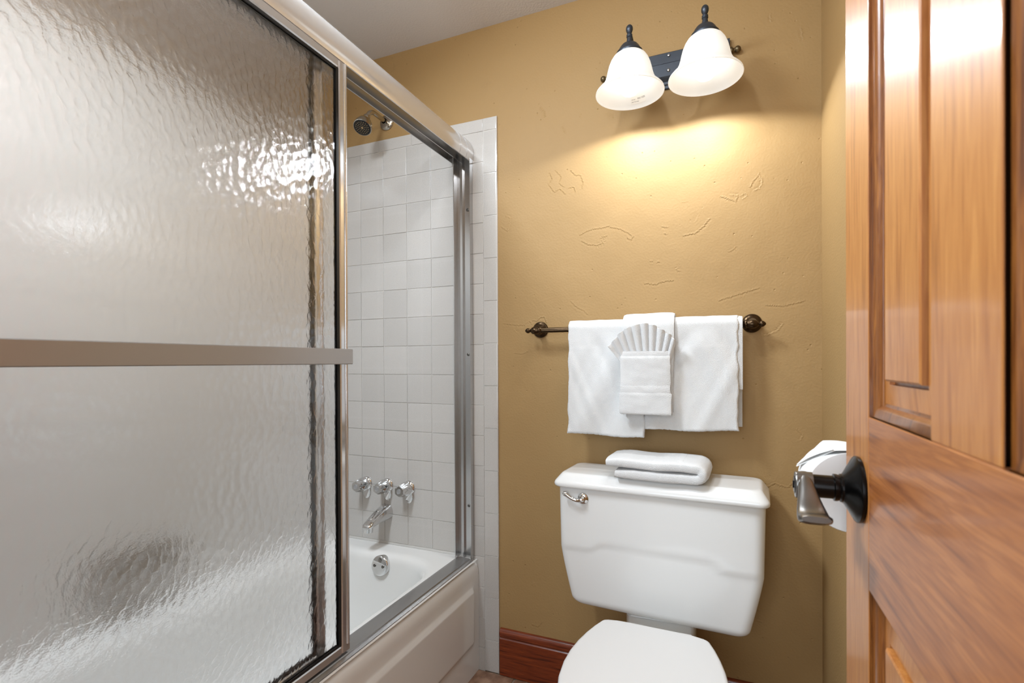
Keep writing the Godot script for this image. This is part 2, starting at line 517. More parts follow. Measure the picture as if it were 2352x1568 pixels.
func shell() -> void:
	# back wall: plaster with its own relief, tiles as children
	var x0 := -1.30; var x1 := 0.74
	var lo := Vector2(-1.25, 0.0); var size := Vector2(1.95, CEIL)
	var relief := plaster_relief(1400, 1660, size, lo)
	var st := SurfaceTool.new()
	st.begin(Mesh.PRIMITIVE_TRIANGLES)
	var face := [Vector3(x0, -0.05, -0.004), Vector3(x1, -0.05, -0.004), Vector3(x1, CEIL + 0.05, -0.004), Vector3(x0, CEIL + 0.05, -0.004)]
	for k in [0, 2, 1, 0, 3, 2]:
		var p: Vector3 = face[k]
		st.set_normal(Vector3.BACK)
		st.set_uv(Vector2((p.x - lo.x) / size.x, 1.0 - (p.y - lo.y) / size.y))
		st.add_vertex(p)
	var bk := MB.new()
	bk.box(Vector3(x0, -0.05, -0.12), Vector3(x1, CEIL + 0.05, -0.0045))
	st.append_from(bk.mesh(), 0, Transform3D.IDENTITY)
	var wm: StandardMaterial3D = M.paint.duplicate()
	wm.uv1_triplanar = false
	wm.uv1_scale = Vector3.ONE
	bump(wm, relief, 1.5)
	var wb := obj("wall_back", st.commit(), wm)
	wb.set_meta("kind", "structure")
	tag(wb, "mustard plaster wall with trowel marks behind the toilet and tub", "wall")
	back_tiles(wb)

	var mb := MB.new()
	mb.box(Vector3(0.622, -0.05, -0.12), Vector3(0.74, CEIL + 0.05, 1.80))
	struct("wall_right", "mustard plaster side wall beyond the open wooden door", "wall", mb, M.paint)
	mb = MB.new()
	mb.box(Vector3(-1.32, -0.05, -0.12), Vector3(-1.202, CEIL + 0.05, 1.80))
	var wl := struct("wall_left", "long wall of the tub alcove, grey-beige paint above white tile", "wall", mb, M.alcove)
	side_tiles(wl)
	mb = MB.new()   # front wall with the doorway the camera stands in
	mb.box(Vector3(-1.3, -0.05, 1.53), Vector3(-0.44, CEIL + 0.05, 1.72))
	mb.box(Vector3(-0.44, -0.05, 1.60), Vector3(-0.22, CEIL + 0.05, 1.72))
	mb.box(Vector3(-0.22, 2.06, 1.60), Vector3(0.575, CEIL + 0.05, 1.72))
	mb.box(Vector3(0.575, -0.05, 1.60), Vector3(0.74, CEIL + 0.05, 1.72))
	struct("wall_front", "mustard plaster wall round the doorway", "wall", mb, M.paint)
	mb = MB.new()
	for c in 7:
		for r in 15:
			mb.box(Vector3(-0.4278 - PITCH * (c + 1) + 0.001, 1.9414 - PITCH * (r + 1) + 0.001, 1.5255), Vector3(-0.4278 - PITCH * c - 0.001, 1.9414 - PITCH * r - 0.001, 1.532), 0.0015)
	var ft := obj("tile_field", mb, M.tile1, get_node("wall_front"))
	ft.set_meta("kind", "stuff")
	mb = MB.new()
	mb.box(Vector3(-1.32, CEIL, -0.12), Vector3(0.74, CEIL + 0.1, 1.72))
	struct("ceiling", "plain off-white bathroom ceiling above the shower rail", "ceiling", mb, M.white_paint)
	var dl := thing("ceiling_light", "oblong tilted light in the ceiling of the tub alcove", "ceiling light", Vector3(-0.59, CEIL - 0.04, 1.2))
	dl.rotation.z = deg_to_rad(17.0)
	mb = MB.new()
	mb.box(Vector3(-0.14, -0.006, -0.29), Vector3(0.14, 0.0, -0.27), 0.001); mb.box(Vector3(-0.14, -0.006, 0.27), Vector3(0.14, 0.0, 0.29), 0.001)
	mb.box(Vector3(-0.14, -0.006, -0.27), Vector3(-0.12, 0.0, 0.27), 0.001); mb.box(Vector3(0.12, -0.006, -0.27), Vector3(0.14, 0.0, 0.27), 0.001)
	obj("trim_ring", mb, M.plastic, dl)
	mb = MB.new()
	mb.box(Vector3(-0.132, 0.0, -0.282), Vector3(0.132, 0.09, 0.282), 0.002)
	obj("housing", mb, M.plastic, dl)
	mb = MB.new()
	mb.box(Vector3(-0.12, -0.004, -0.27), Vector3(0.12, 0.0, 0.27))
	obj("light_panel", mb, M.panel, dl)
	var cl := thing("ceiling_light", "round frosted dome light on the bathroom ceiling above the doorway", "ceiling light", Vector3(0.05, CEIL, 0.92))
	mb = MB.new()
	mb.lathe([[0.0, -0.105], [0.05, -0.1], [0.09, -0.084], [0.12, -0.058], [0.134, -0.03], [0.135, -0.018]], 40, Transform3D.IDENTITY, false, true)
	obj("dome", mb, M.panel, cl)
	mb = MB.new()
	mb.lathe([[0.14, -0.02], [0.145, -0.014], [0.145, 0.0]], 40, Transform3D.IDENTITY, true, true)
	obj("base", mb, M.plastic, cl)
	var ol := OmniLight3D.new()
	ol.name = "dome_light"
	ol.light_color = Color(0.93, 0.965, 1.0)
	ol.light_energy = DOME
	ol.light_size = 0.03
	ol.omni_range = 8.0
	ol.omni_attenuation = 2.0
	ol.shadow_enabled = true
	cl.add_child(ol, true)
	ol.position = Vector3(0, -0.055, 0)
	# hall behind the camera
	mb = MB.new()
	mb.box(Vector3(-1.42, -0.05, 1.72), Vector3(-1.3, 2.5, 3.5)); mb.box(Vector3(1.5, -0.05, 1.72), Vector3(1.62, 2.5, 3.5))
	mb.box(Vector3(-1.42, -0.05, 3.45), Vector3(1.62, 2.5, 3.57)); mb.box(Vector3(-1.42, 2.4, 1.72), Vector3(1.62, 2.5, 3.57))
	mb.box(Vector3(0.74, -0.05, 1.60), Vector3(1.62, 2.5, 1.72))
	struct("wall_hall", "pale walls of the hall behind the doorway", "wall", mb, M.hall)
	mb = MB.new()
	mb.box(Vector3(-0.65, 0.75, 3.43), Vector3(0.85, 2.15, 3.45))
	struct("window_1", "bright hall window behind the doorway", "window", mb, M.window)

	# floor: tiles over grout
	mb = MB.new()
	mb.box(Vector3(-1.42, -0.12, -0.12), Vector3(1.62, -0.004, 3.57))
	var fl := struct("floor", "warm tan stone tile floor between tub and toilet", "floor", mb, M.floor_grout)
	var t := MB.new()
	t.box(Vector3(0.003, -0.02, 0.003), Vector3(0.327, 0.0, 0.327), 0.002)
	var tm := t.mesh()
	for i in 4:
		for j in 6:
			var o := obj("floor_tile", tm, M.floor_tile, fl)
			o.position = Vector3(-0.642 + 0.33 * i + (0.05 if i >= 3 else 0.0) * 0.0, 0, 0.003 + 0.33 * j)

	# baseboards
	var prof := PackedVector2Array([Vector2(0, 0.002), Vector2(0.013, 0.002), Vector2(0.013, 0.130), Vector2(0.009, 0.1335), Vector2(0.009, 0.1375), Vector2(0.0135, 0.141), Vector2(0.0135, 0.152), Vector2(0.011, 0.160), Vector2(0.005, 0.165), Vector2(0, 0.165)])
	mb = MB.new()
	mb.extrude(prof, -0.369, 0.622, Transform3D(Basis(Vector3.BACK, Vector3.UP, Vector3.LEFT), Vector3(0, 0, -0.004)) * Transform3D(Basis(Vector3.RIGHT, Vector3.UP, Vector3.BACK).scaled(Vector3(1, 1, -1)), Vector3.ZERO))
	struct("baseboard_back", "dark red-brown wooden baseboard between tub tile and toilet", "baseboard", fix(mb), M.base)

# turns the triangles round (for profiles laid out with a mirrored basis)
func fix(mb: MB) -> MB:
	var r := MB.new()
	for i in range(0, mb.v.size(), 3):
		r.tri(mb.v[i], mb.v[i + 2], mb.v[i + 1])
	return r

func tile_mesh(w: float, h: float, d := 0.008, round_right := 0.0, round_top := 0.0) -> ArrayMesh:
	# front face at z = d, origin at its lower left corner, joints of 2.4 mm left round it
	var g := 0.0008; var b := 0.0016
	var mb := MB.new()
	var rings := []
	for l in [[0.0, 0.0], [d - b, 0.0], [d - b * 0.35, b * 0.35], [d, b]]:
		var e: float = l[1]
		rings.append(PackedVector3Array([Vector3(g + e, g + e, l[0]), Vector3(w - g - maxf(e, e * round_right), g + e, l[0]), Vector3(w - g - maxf(e, e * round_right), h - g - maxf(e, e * round_top), l[0]), Vector3(g + e, h - g - maxf(e, e * round_top), l[0])]))
	mb.loft(rings, false, true)
	return mb.mesh(30.0 if round_right + round_top == 0.0 else 50.0)

func back_tiles(wall: Node3D) -> void:
	var rng := RandomNumberGenerator.new()
	rng.seed = 5
	var full := tile_mesh(PITCH, PITCH)
	var bull_v := tile_mesh(0.0545, 0.1524, 0.008, 4.0)
	var bull_h := tile_mesh(0.1524, 0.046, 0.008, 0.0, 3.0)
	var corner := tile_mesh(0.0545, 0.046, 0.008, 4.0, 3.0)
	var xr := -0.4278
	var put := func(m: Mesh, x: float, y: float) -> void:
		var o := obj("tile", m, M["tile%d" % rng.randi_range(0, 2)], wall)
		o.position = Vector3(x, y, -0.004 + rng.randf_range(-0.0004, 0.0004))
		o.rotation = Vector3(rng.randf_range(-0.004, 0.004), rng.randf_range(-0.004, 0.004), rng.randf_range(-0.003, 0.003))
	for c in range(-7, 0):
		for r in 18:
			var y := 1.9414 - PITCH * (r + 1)
			if c < -1 and y < RIM - 0.08: continue
			if y < -0.03:
				continue
			put.call(full, xr + PITCH * c, y)
	put.call(tile_mesh(PITCH, 0.079), xr - PITCH, 0.0009)
	for k in 5: put.call(bull_h, xr - 0.1524 * (k + 1), 1.9414)
	put.call(corner, xr, 1.9414)
	for k in 12:
		put.call(bull_v, xr, 1.9414 - 0.1524 * (k + 1))
	put.call(tile_mesh(0.0545, 0.1118, 0.008, 4.0), xr, 0.0008)
	var mb := MB.new()   # grout bed
	mb.box(Vector3(-1.2, 0.0, -0.004), Vector3(-0.3745, 1.9865, 0.0015))
	obj("grout", mb, M.grout, wall)

func side_tiles(wall: Node3D) -> void:
	# long wall and foot wall of the alcove: seen only through two sheets of textured glass, so joined
	var mb := MB.new()
	var one := tile_mesh(PITCH, PITCH)
	var src: PackedVector3Array = one.surface_get_arrays(0)[Mesh.ARRAY_VERTEX]
	var add := func(tr: Transform3D) -> void:
		for i in range(0, src.size(), 3):
			mb.tri(tr * src[i], tr * src[i + 2], tr * src[i + 1])
	for c in 14:
		for r in 15:
			var y := 1.9414 - PITCH * (r + 1)
			add.call(Transform3D(Basis(Vector3.FORWARD, Vector3.UP, Vector3.RIGHT), Vector3(-1.202, y, 1.5315 - PITCH * c)))
	for c in 10:
		mb.box(Vector3(-1.202, 1.943, 0.004 + 0.1524 * c), Vector3(-1.194, 1.987, 0.154 + 0.1524 * c), 0.002)
	var o := obj("tile_field", mb, M.tile1, wall, 30.0)
	o.set_meta("kind", "stuff")
	var g := MB.new()
	g.box(Vector3(-1.202, 0.3, 0.0), Vector3(-1.1965, 1.985, 1.531))
	obj("grout", g, M.grout, wall)

# ------------------------------------------------------------------ bathtub
func tub_alcove() -> void:
	var t := thing("bathtub", "white enamelled bathtub with a raised panel on its apron", "bathtub", Vector3.ZERO)
	var mb := MB.new()
	var x0 := -1.1925; var x1 := -0.453; var z0 := 0.004; var z1 := 1.526
	var rings := []
	for l in [[0.0, 0.0, 0.345], [0.0, 0.0, 0.360], [0.0035, 0.002, 0.376], [0.011, 0.006, 0.389], [0.022, 0.010, 0.397], [0.034, 0.012, RIM]]:
		rings.append(rrect(x0, x1 - l[0], z0, z1, 0.004, l[2], 8))
	var ix0 := -1.135; var ix1 := -0.545; var iz0 := 0.075; var iz1 := 1.43
	for l in [[-0.012, RIM, 0.16], [0.0, RIM - 0.001, 0.16], [0.010, RIM - 0.005, 0.155], [0.018, RIM - 0.014, 0.15], [0.024, RIM - 0.03, 0.15], [0.032, 0.30, 0.15], [0.045, 0.2, 0.15], [0.062, 0.12, 0.14], [0.085, 0.085, 0.13], [0.13, 0.068, 0.11], [0.2, 0.062, 0.06]]:
		rings.append(rrect(ix0 + l[0], ix1 - l[0], iz0 + l[0] * 1.1, iz1 - l[0] * 1.8, l[2], l[1], 8))
	mb.loft(rings, false, true)
	obj("basin", mb, M.enamel, t, 50.0)
	# apron with a raised panel
	mb = MB.new()
	var ys := [[0.0, 0.0], [0.105, 0.0], [0.112, 0.0015], [0.122, 0.0082], [0.130, 0.0095], [0.298, 0.0095], [0.304, 0.0088], [0.316, 0.0022], [0.322, 0.0], [0.345, 0.0]]
	var zs := [0.004, 0.040, 0.046, 0.056, 0.064, 1.466, 1.474, 1.484, 1.49, 1.526]
	var amount := [0.0, 0.0, 0.2, 0.85, 1.0, 1.0, 0.85, 0.2, 0.0, 0.0]
	for i in ys.size() - 1:
		for k in zs.size() - 1:
			var q := []
			for e in [[i, k + 1], [i, k], [i + 1, k], [i + 1, k + 1]]:
				q.append(Vector3(x1 + ys[e[0]][1] * amount[e[1]] , ys[e[0]][0], zs[e[1]]))
			mb.quad(q[0], q[1], q[2], q[3])
	mb.box(Vector3(x1 - 0.05, 0.0, 0.004), Vector3(x1 - 0.003, 0.36, 1.526))
	obj("apron", mb, M.enamel, t, 60.0)
	# overflow plate on the end wall of the basin
	var ov := MB.new()
	var dir := Vector3(0, 0.18, 1).normalized()
	var a := axis(Vector3(-0.806, 0.360, 0.1085), dir)
	ov.lathe([[0.037, -0.02], [0.037, 0.004], [0.035, 0.008], [0.030, 0.0105], [0.015, 0.012], [0.0, 0.0125]], 40, a, false, false)
	var o := obj("overflow_plate", ov, M.chrome, t)
	for s in [-1, 1]:
		var sc := MB.new()
		sc.lathe([[0.0055, 0.010], [0.0055, 0.0138], [0.004, 0.0148], [0.0, 0.015]], 14, a * Transform3D(Basis.IDENTITY, Vector3(0, 0, 0.0185 * s)), false, false)
		obj("screw", sc, M.screw, o)

	# soap dish on the long wall, dim through the glass
	var d := thing("soap_dish", "grey ceramic soap dish on the alcove wall, blurred behind the glass", "soap dish", Vector3(-1.194, 0.455, 0.615))
	mb = MB.new()
	var r := []
	for l in [[0.0, 0.0], [0.018, 0.0], [0.028, 0.006], [0.030, 0.014], [0.024, 0.022], [0.006, 0.026]]:
		var e: float = l[1]
		var ring := PackedVector3Array()
		for p in rrect(e, 0.24 - e, e, 0.15 - e, 0.03, 0.0):
			ring.append(Vector3(l[0], 0.15 - p.z, 0.24 - p.x))
		r.append(ring)
	mb.loft(r, false, true)
	obj("tray", fix_if(mb), M.dish, d)
	mb = MB.new()
	mb.tube([Vector3(0.005, 0.03, 0.03), Vector3(0.035, 0.03, 0.035), Vector3(0.045, 0.03, 0.06), Vector3(0.045, 0.03, 0.18), Vector3(0.035, 0.03, 0.205), Vector3(0.005, 0.03, 0.21)], [0.008], 12)
	obj("grab_bar", mb, M.dish, d)

# a closed shape whose winding may be inside out: turned so that its volume is positive
func fix_if(mb: MB) -> MB:
	var vol := 0.0
	for i in range(0, mb.v.size(), 3): vol += mb.v[i].dot(mb.v[i + 1].cross(mb.v[i + 2]))
	return mb if vol > 0.0 else fix(mb)

# ------------------------------------------------------------------ sliding shower doors
func shower_doors() -> void:
	var f := thing("shower_door_frame", "polished metal frame of the tub enclosure with rounded top rail", "shower frame", Vector3(-0.5, RIM, 0.76))
	var sh := Transform3D(Basis.IDENTITY, -f.position)
	var head := PackedVector2Array()
	for k in 17:   # rounded outside
		var t := deg_to_rad(-26.6) + deg_to_rad(126.6) * k / 16
		head.append(Vector2(-0.535 + 0.067 * cos(t), 1.868 + 0.067 * sin(t)))
	for p in [[-0.552, 1.932], [-0.556, 1.926], [-0.556, 1.868], [-0.4795, 1.868], [-0.4785, 1.838]]:
		head.append(Vector2(p[0], p[1]))
	var mb := MB.new()
	mb.extrude(head, 0.0951, 1.435, sh)
	var hd := obj("top_rail", mb, M.satin_rail, f)
	mb = MB.new()   # the two-way channel the doors hang in
	var chan := PackedVector2Array()
	for p in [[-0.4790, 1.8676], [-0.556, 1.8676], [-0.556, 1.845], [-0.5535, 1.845], [-0.5535, 1.864], [-0.523, 1.864], [-0.523, 1.8455], [-0.5205, 1.8455], [-0.5205, 1.8655], [-0.4812, 1.8655], [-0.4806, 1.8395], [-0.4790, 1.8390]]: chan.append(Vector2(p[0], p[1]))
	mb.extrude(chan, 0.0045, 1.526, sh)
	obj("channel", mb, M.jamb, hd)
	for e in [[0.0045, 0.050], [0.0503, 0.0949], [1.4352, 1.526]]:
		mb = MB.new()
		var grow := PackedVector2Array()
		for p in head:
			grow.append(p + (p - Vector2(-0.53, 1.87)).normalized() * (0.0022 if e[0] < 0.02 else 0.0011))
		mb.extrude(grow, e[0], e[1] - 0.0004, sh)
		obj("end_cap", mb, M.satin_rail, hd)
	# jamb channels on the two end walls
	for s in [0, 1]:
		mb = MB.new()
		var prof := PackedVector2Array([Vector2(-0.536, 0.0045), Vector2(-0.470, 0.0045), Vector2(-0.470, 0.028), Vector2(-0.4735, 0.028), Vector2(-0.4735, 0.0075), Vector2(-0.506, 0.0075), Vector2(-0.506, 0.017), Vector2(-0.5085, 0.017), Vector2(-0.5085, 0.0075), Vector2(-0.5335, 0.0075), Vector2(-0.5335, 0.030), Vector2(-0.536, 0.030)])
		var b := Transform3D(Basis(Vector3.RIGHT, Vector3.BACK, Vector3.DOWN), Vector3(0, 1.866, 0)) if s == 0 else Transform3D(Basis(Vector3.RIGHT, Vector3.FORWARD, Vector3.UP), Vector3(0, RIM, 1.53))
		mb.extrude(prof, 0.0, 1.866 - RIM, sh * b)
		var j := obj("jamb", mb, M.jamb, f)
		for y in [0.59, 1.14, 1.665]:
			var sc := MB.new()
			sc.lathe([[0.0055, 0.0], [0.0055, 0.002], [0.004, 0.0035], [0.0015, 0.0038], [0.0012, 0.002], [0.0, 0.002]], 14, sh * axis(Vector3(-0.4885, y, 0.0075 if s == 0 else 1.5225), Vector3.BACK if s == 0 else Vector3.FORWARD), true, false)
			obj("screw", sc, M.screw, j)
	mb = MB.new()   # bottom track
	mb.extrude(PackedVector2Array([Vector2(-0.528, RIM), Vector2(-0.460, RIM), Vector2(-0.461, RIM + 0.004), Vector2(-0.469, RIM + 0.0065), Vector2(-0.4705, RIM + 0.005), Vector2(-0.4735, RIM + 0.005), Vector2(-0.475, RIM + 0.0085), Vector2(-0.513, RIM + 0.0105), Vector2(-0.524, RIM + 0.0085), Vector2(-0.528, RIM + 0.004)]), 0.031, 1.499, sh)
	obj("bottom_track", mb, M.alu_dull, f)
	mb = MB.new()   # sealant bead along the track
	mb.extrude(PackedVector2Array([Vector2(-0.460, RIM - 0.001), Vector2(-0.4565, RIM - 0.001), Vector2(-0.460, RIM + 0.0025)]), 0.006, 1.52, sh)
	obj("sealant", mb, M.plastic, f)

	panel("outer", -0.482, 0.657, 1.372, "outer sliding shower door of rippled glass with a flat towel bar")
	panel("inner", -0.512, 0.708, 1.425, "inner sliding shower door of rippled glass behind the outer one")

func panel(which: String, x: float, z0: float, z1: float, label: String) -> void:
	var y0 := RIM + 0.0125; var y1 := 1.856
	if which == "outer": y1 = 1.8378   # clears the lip of the top rail
	var p := thing("shower_door", label, "shower door", Vector3(x, y0, (z0 + z1) / 2))
	var sh := Transform3D(Basis.IDENTITY, -p.position)
	var w := 0.029; var hx := 0.008
	for e in [["stile", z0, z0 + w, y0, y1], ["stile", z1 - w, z1, y0, y1], ["rail", z0 + w, z1 - w, y0, y0 + 0.022], ["rail", z0 + w, z1 - w, y1 - 0.022, y1]]:
		var mb := MB.new()
		mb.box(sh * Vector3(x - hx, e[3], e[1]), sh * Vector3(x + hx, e[4], e[2]), 0.003)
		obj(e[0], mb, M.alu, p, 30.0)
		if e[0] == "stile":   # raised rib along the stile
			var rb := MB.new()
			var zc: float = (e[1] + e[2]) / 2
			rb.tube([sh * Vector3(x + hx, e[3] + 0.02, zc - 0.005), sh * Vector3(x + hx, e[4] - 0.004, zc - 0.005)], [0.004], 12)
			obj("rib", rb, M.alu, p.get_child(p.get_child_count() - 1))
	var gk := MB.new()   # black gasket round the glass
	var a0 := z0 + w; var a1 := z1 - w; var b0 := y0 + 0.022; var b1 := y1 - 0.022; var g := 0.008
	for s in [-1, 1]:
		var c0: float = x + s * 0.0045 - 0.0015; var c1: float = c0 + 0.003
		gk.box(sh * Vector3(c0, b0, a0), sh * Vector3(c1, b1, a0 + g)); gk.box(sh * Vector3(c0, b0, a1 - g), sh * Vector3(c1, b1, a1))
		gk.box(sh * Vector3(c0, b0, a0 + g), sh * Vector3(c1, b0 + g * 0.7, a1 - g)); gk.box(sh * Vector3(c0, b1 - g * 0.7, a0 + g), sh * Vector3(c1, b1, a1 - g))
	obj("gasket", gk, M.black, p)
	var gl := MB.new()
	gl.box(sh * Vector3(x - 0.0025, b0 + 0.0005, a0 + 0.0005), sh * Vector3(x + 0.0025, b1 - 0.0005, a1 - 0.0005))
	obj("glass", gl, M.glass, p)
	if which == "outer":
		var tb := MB.new()
		tb.box(sh * Vector3(x + 0.026, 1.1085, z0 + 0.012), sh * Vector3(x + 0.0315, 1.1450, z1 - 0.012), 0.0015)
		var bar := obj("towel_bar", tb, M.satin_bar, p, 30.0)
		for z in [z0 + 0.012, z1 - 0.016]:
			var br := MB.new()
			br.box(sh * Vector3(x + hx, 1.1087, z), sh * Vector3(x + 0.026, 1.1448, z + 0.004), 0.0008)
			obj("bracket", br, M.alu, bar, 30.0)

# ------------------------------------------------------------------ shower head, valves, spout
func shower_fittings() -> void:
	var z := 0.0035
	var s := thing("shower_head", "round shower head on a bent arm above the tile", "shower head", Vector3(-0.851, 2.054, -0.004))
	var mb := MB.new()
	mb.lathe([[0.031, 0.0], [0.031, 0.003], [0.028, 0.0075], [0.020, 0.0105], [0.011, 0.012], [0.011, 0.02]], 40, axis(Vector3.ZERO, Vector3.BACK), true, false)
	obj("escutcheon", mb, M.brushed, s)
	mb = MB.new()
	var path := []
	for k in 6: path.append(Vector3(0, 0.0005 * k, 0.016 * k))
	for k in range(1, 9):
		var t := PI * 0.36 * k / 8
		path.append(Vector3(-0.0005 * k, 0.0025 - 0.03 * (1 - cos(t)), 0.08 + 0.03 * sin(t)))
	var d: Vector3 = (path[path.size() - 1] - path[path.size() - 2]).normalized()
	var e: Vector3 = path[path.size() - 1]
	path.append(e + d * 0.024)
	e += d * 0.024
	mb.tube(path, [0.0085], 16)
	obj("arm", mb, M.brushed, s)
	var hd := (Vector3(0.14, -0.86, 0.55)).normalized()
	mb = MB.new()
	mb.lathe([[0.010, -0.016], [0.0125, -0.013], [0.0125, -0.004], [0.010, -0.001], [0.010, 0.004], [0.019, 0.010], [0.026, 0.020], [0.031, 0.034], [0.0335, 0.048], [0.0335, 0.054], [0.031, 0.0555]], 40, axis(e, hd), true, false)
	obj("head", mb, M.brushed, s)
	mb = MB.new()
	mb.lathe([[0.0312, 0.050], [0.0312, 0.0548], [0.030, 0.0562], [0.0, 0.0566]], 40, axis(e, hd), false, false)
	var sp := obj("spray_face", mb, M.rubber_head, s)
	mb = MB.new()
	var a := axis(e, hd)
	for ring in [[8, 0.009], [13, 0.0155], [18, 0.0225]]:
		for k in ring[0]:
			var t: float = TAU * k / ring[0] + ring[1] * 30
			mb.lathe([[0.0011, 0.0555], [0.001, 0.0582], [0.0, 0.0585]], 8, a * Transform3D(Basis.IDENTITY, Vector3(ring[1] * cos(t), 0, ring[1] * sin(t))), false, false)
	mb.lathe([[0.004, 0.0555], [0.004, 0.0575], [0.0, 0.0578]], 12, a, false, false)
	obj("nozzles", mb, M.nub, sp)

	var vs := [[-0.952, 0.6305, "left fluted chrome tap handle on the tiled wall above the spout"], [-0.8505, 0.6315, "middle fluted chrome tap handle, the diverter, straight above the spout"], [-0.7505, 0.6305, "right fluted chrome tap handle on the tiled wall, nearest the shower opening"]]
	for i in 3:
		var t := thing("tap_handle", vs[i][2], "tap handle", Vector3(vs[i][0], vs[i][1], z), 0.0, "three tub taps")
		mb = MB.new()
		mb.lathe([[0.0265, 0.0], [0.0265, 0.003], [0.024, 0.007], [0.018, 0.010], [0.015, 0.012], [0.015, 0.016]], 36, axis(Vector3.ZERO, Vector3.BACK), true, true)
		if vs.size() == 3:   # lower lobe of the wall plate
			var ring := PackedVector3Array(); var ring2 := PackedVector3Array(); var ring3 := PackedVector3Array()
			for k in 28:
				var an := TAU * k / 28
				var p := Vector3(0.0185 * cos(an), -0.029 + 0.031 * sin(an), 0)
				ring.append(p); ring2.append(p + Vector3(0, 0, 0.003)); ring3.append(Vector3(p.x * 0.8, -0.029 + (p.y + 0.029) * 0.85, 0.006))
			mb.loft([ring, ring2, ring3])
		obj("wall_plate", mb, M.chrome, t)
		mb = MB.new()
		var rings := []
		for l in [[0.016, 0.0205, 0.0], [0.019, 0.0255, 0.0], [0.024, 0.0272, 0.01], [0.030, 0.0277, 0.05], [0.042, 0.0262, 0.12], [0.056, 0.024, 0.16], [0.066, 0.0215, 0.15], [0.0685, 0.0192, 0.10]]:
			var rg := PackedVector3Array()
			for k in 72:
				var an := TAU * k / 72 + i * 0.2
				var c := absf(cos(an * 3.0))
				rg.append(Vector3(l[1] * (1.0 - l[2] * (1.0 - pow(1.0 - c, 1.6))) * cos(an), l[1] * (1.0 - l[2] * (1.0 - pow(1.0 - c, 1.6))) * sin(an), l[0]))
			rings.append(rg)
		mb.loft(rings)
		var kn := obj("knob", mb, M.chrome, t, 45.0)
		mb = MB.new()
		mb.lathe([[0.009, 0.0675], [0.009, 0.0705], [0.0078, 0.071], [0.0074, 0.0695], [0.0, 0.0695]], 24, axis(Vector3.ZERO, Vector3.BACK), false, false)
		obj("index_cap", mb, M.satin_bar, kn)

	var sp2 := thing("tub_spout", "chrome tub spout on the tiled wall below the tap handles", "spout", Vector3(-0.8576, 0.526, z))
	mb = MB.new()
	var rs := []
	for l in [[0.0, 0.0, 0.031, 0.031], [0.012, -0.0005, 0.030, 0.030], [0.035, -0.003, 0.0275, 0.0265], [0.06, -0.0085, 0.025, 0.022], [0.085, -0.0145, 0.023, 0.0175], [0.105, -0.020, 0.0215, 0.0135], [0.120, -0.0245, 0.019, 0.010], [0.127, -0.028, 0.014, 0.006]]:
		var rg := PackedVector3Array()
		for k in 40:
			var an := TAU * k / 40
			var ca := cos(an); var sa := sin(an)
			rg.append(Vector3(signf(ca) * pow(absf(ca), 0.85) * l[2], l[1] + signf(sa) * pow(absf(sa), 0.85) * l[3], l[0]))
		rs.append(rg)
	mb.loft(rs)
	var bd := obj("body", mb, M.chrome, sp2, 50.0)
	mb = MB.new()
	mb.lathe([[0.0155, 0.0], [0.0155, 0.016], [0.018, 0.024], [0.018, 0.03]], 28, Transform3D(Basis.IDENTITY, Vector3(0, -0.048, 0.108)), true, true)
	obj("outlet", mb, M.chrome, sp2)

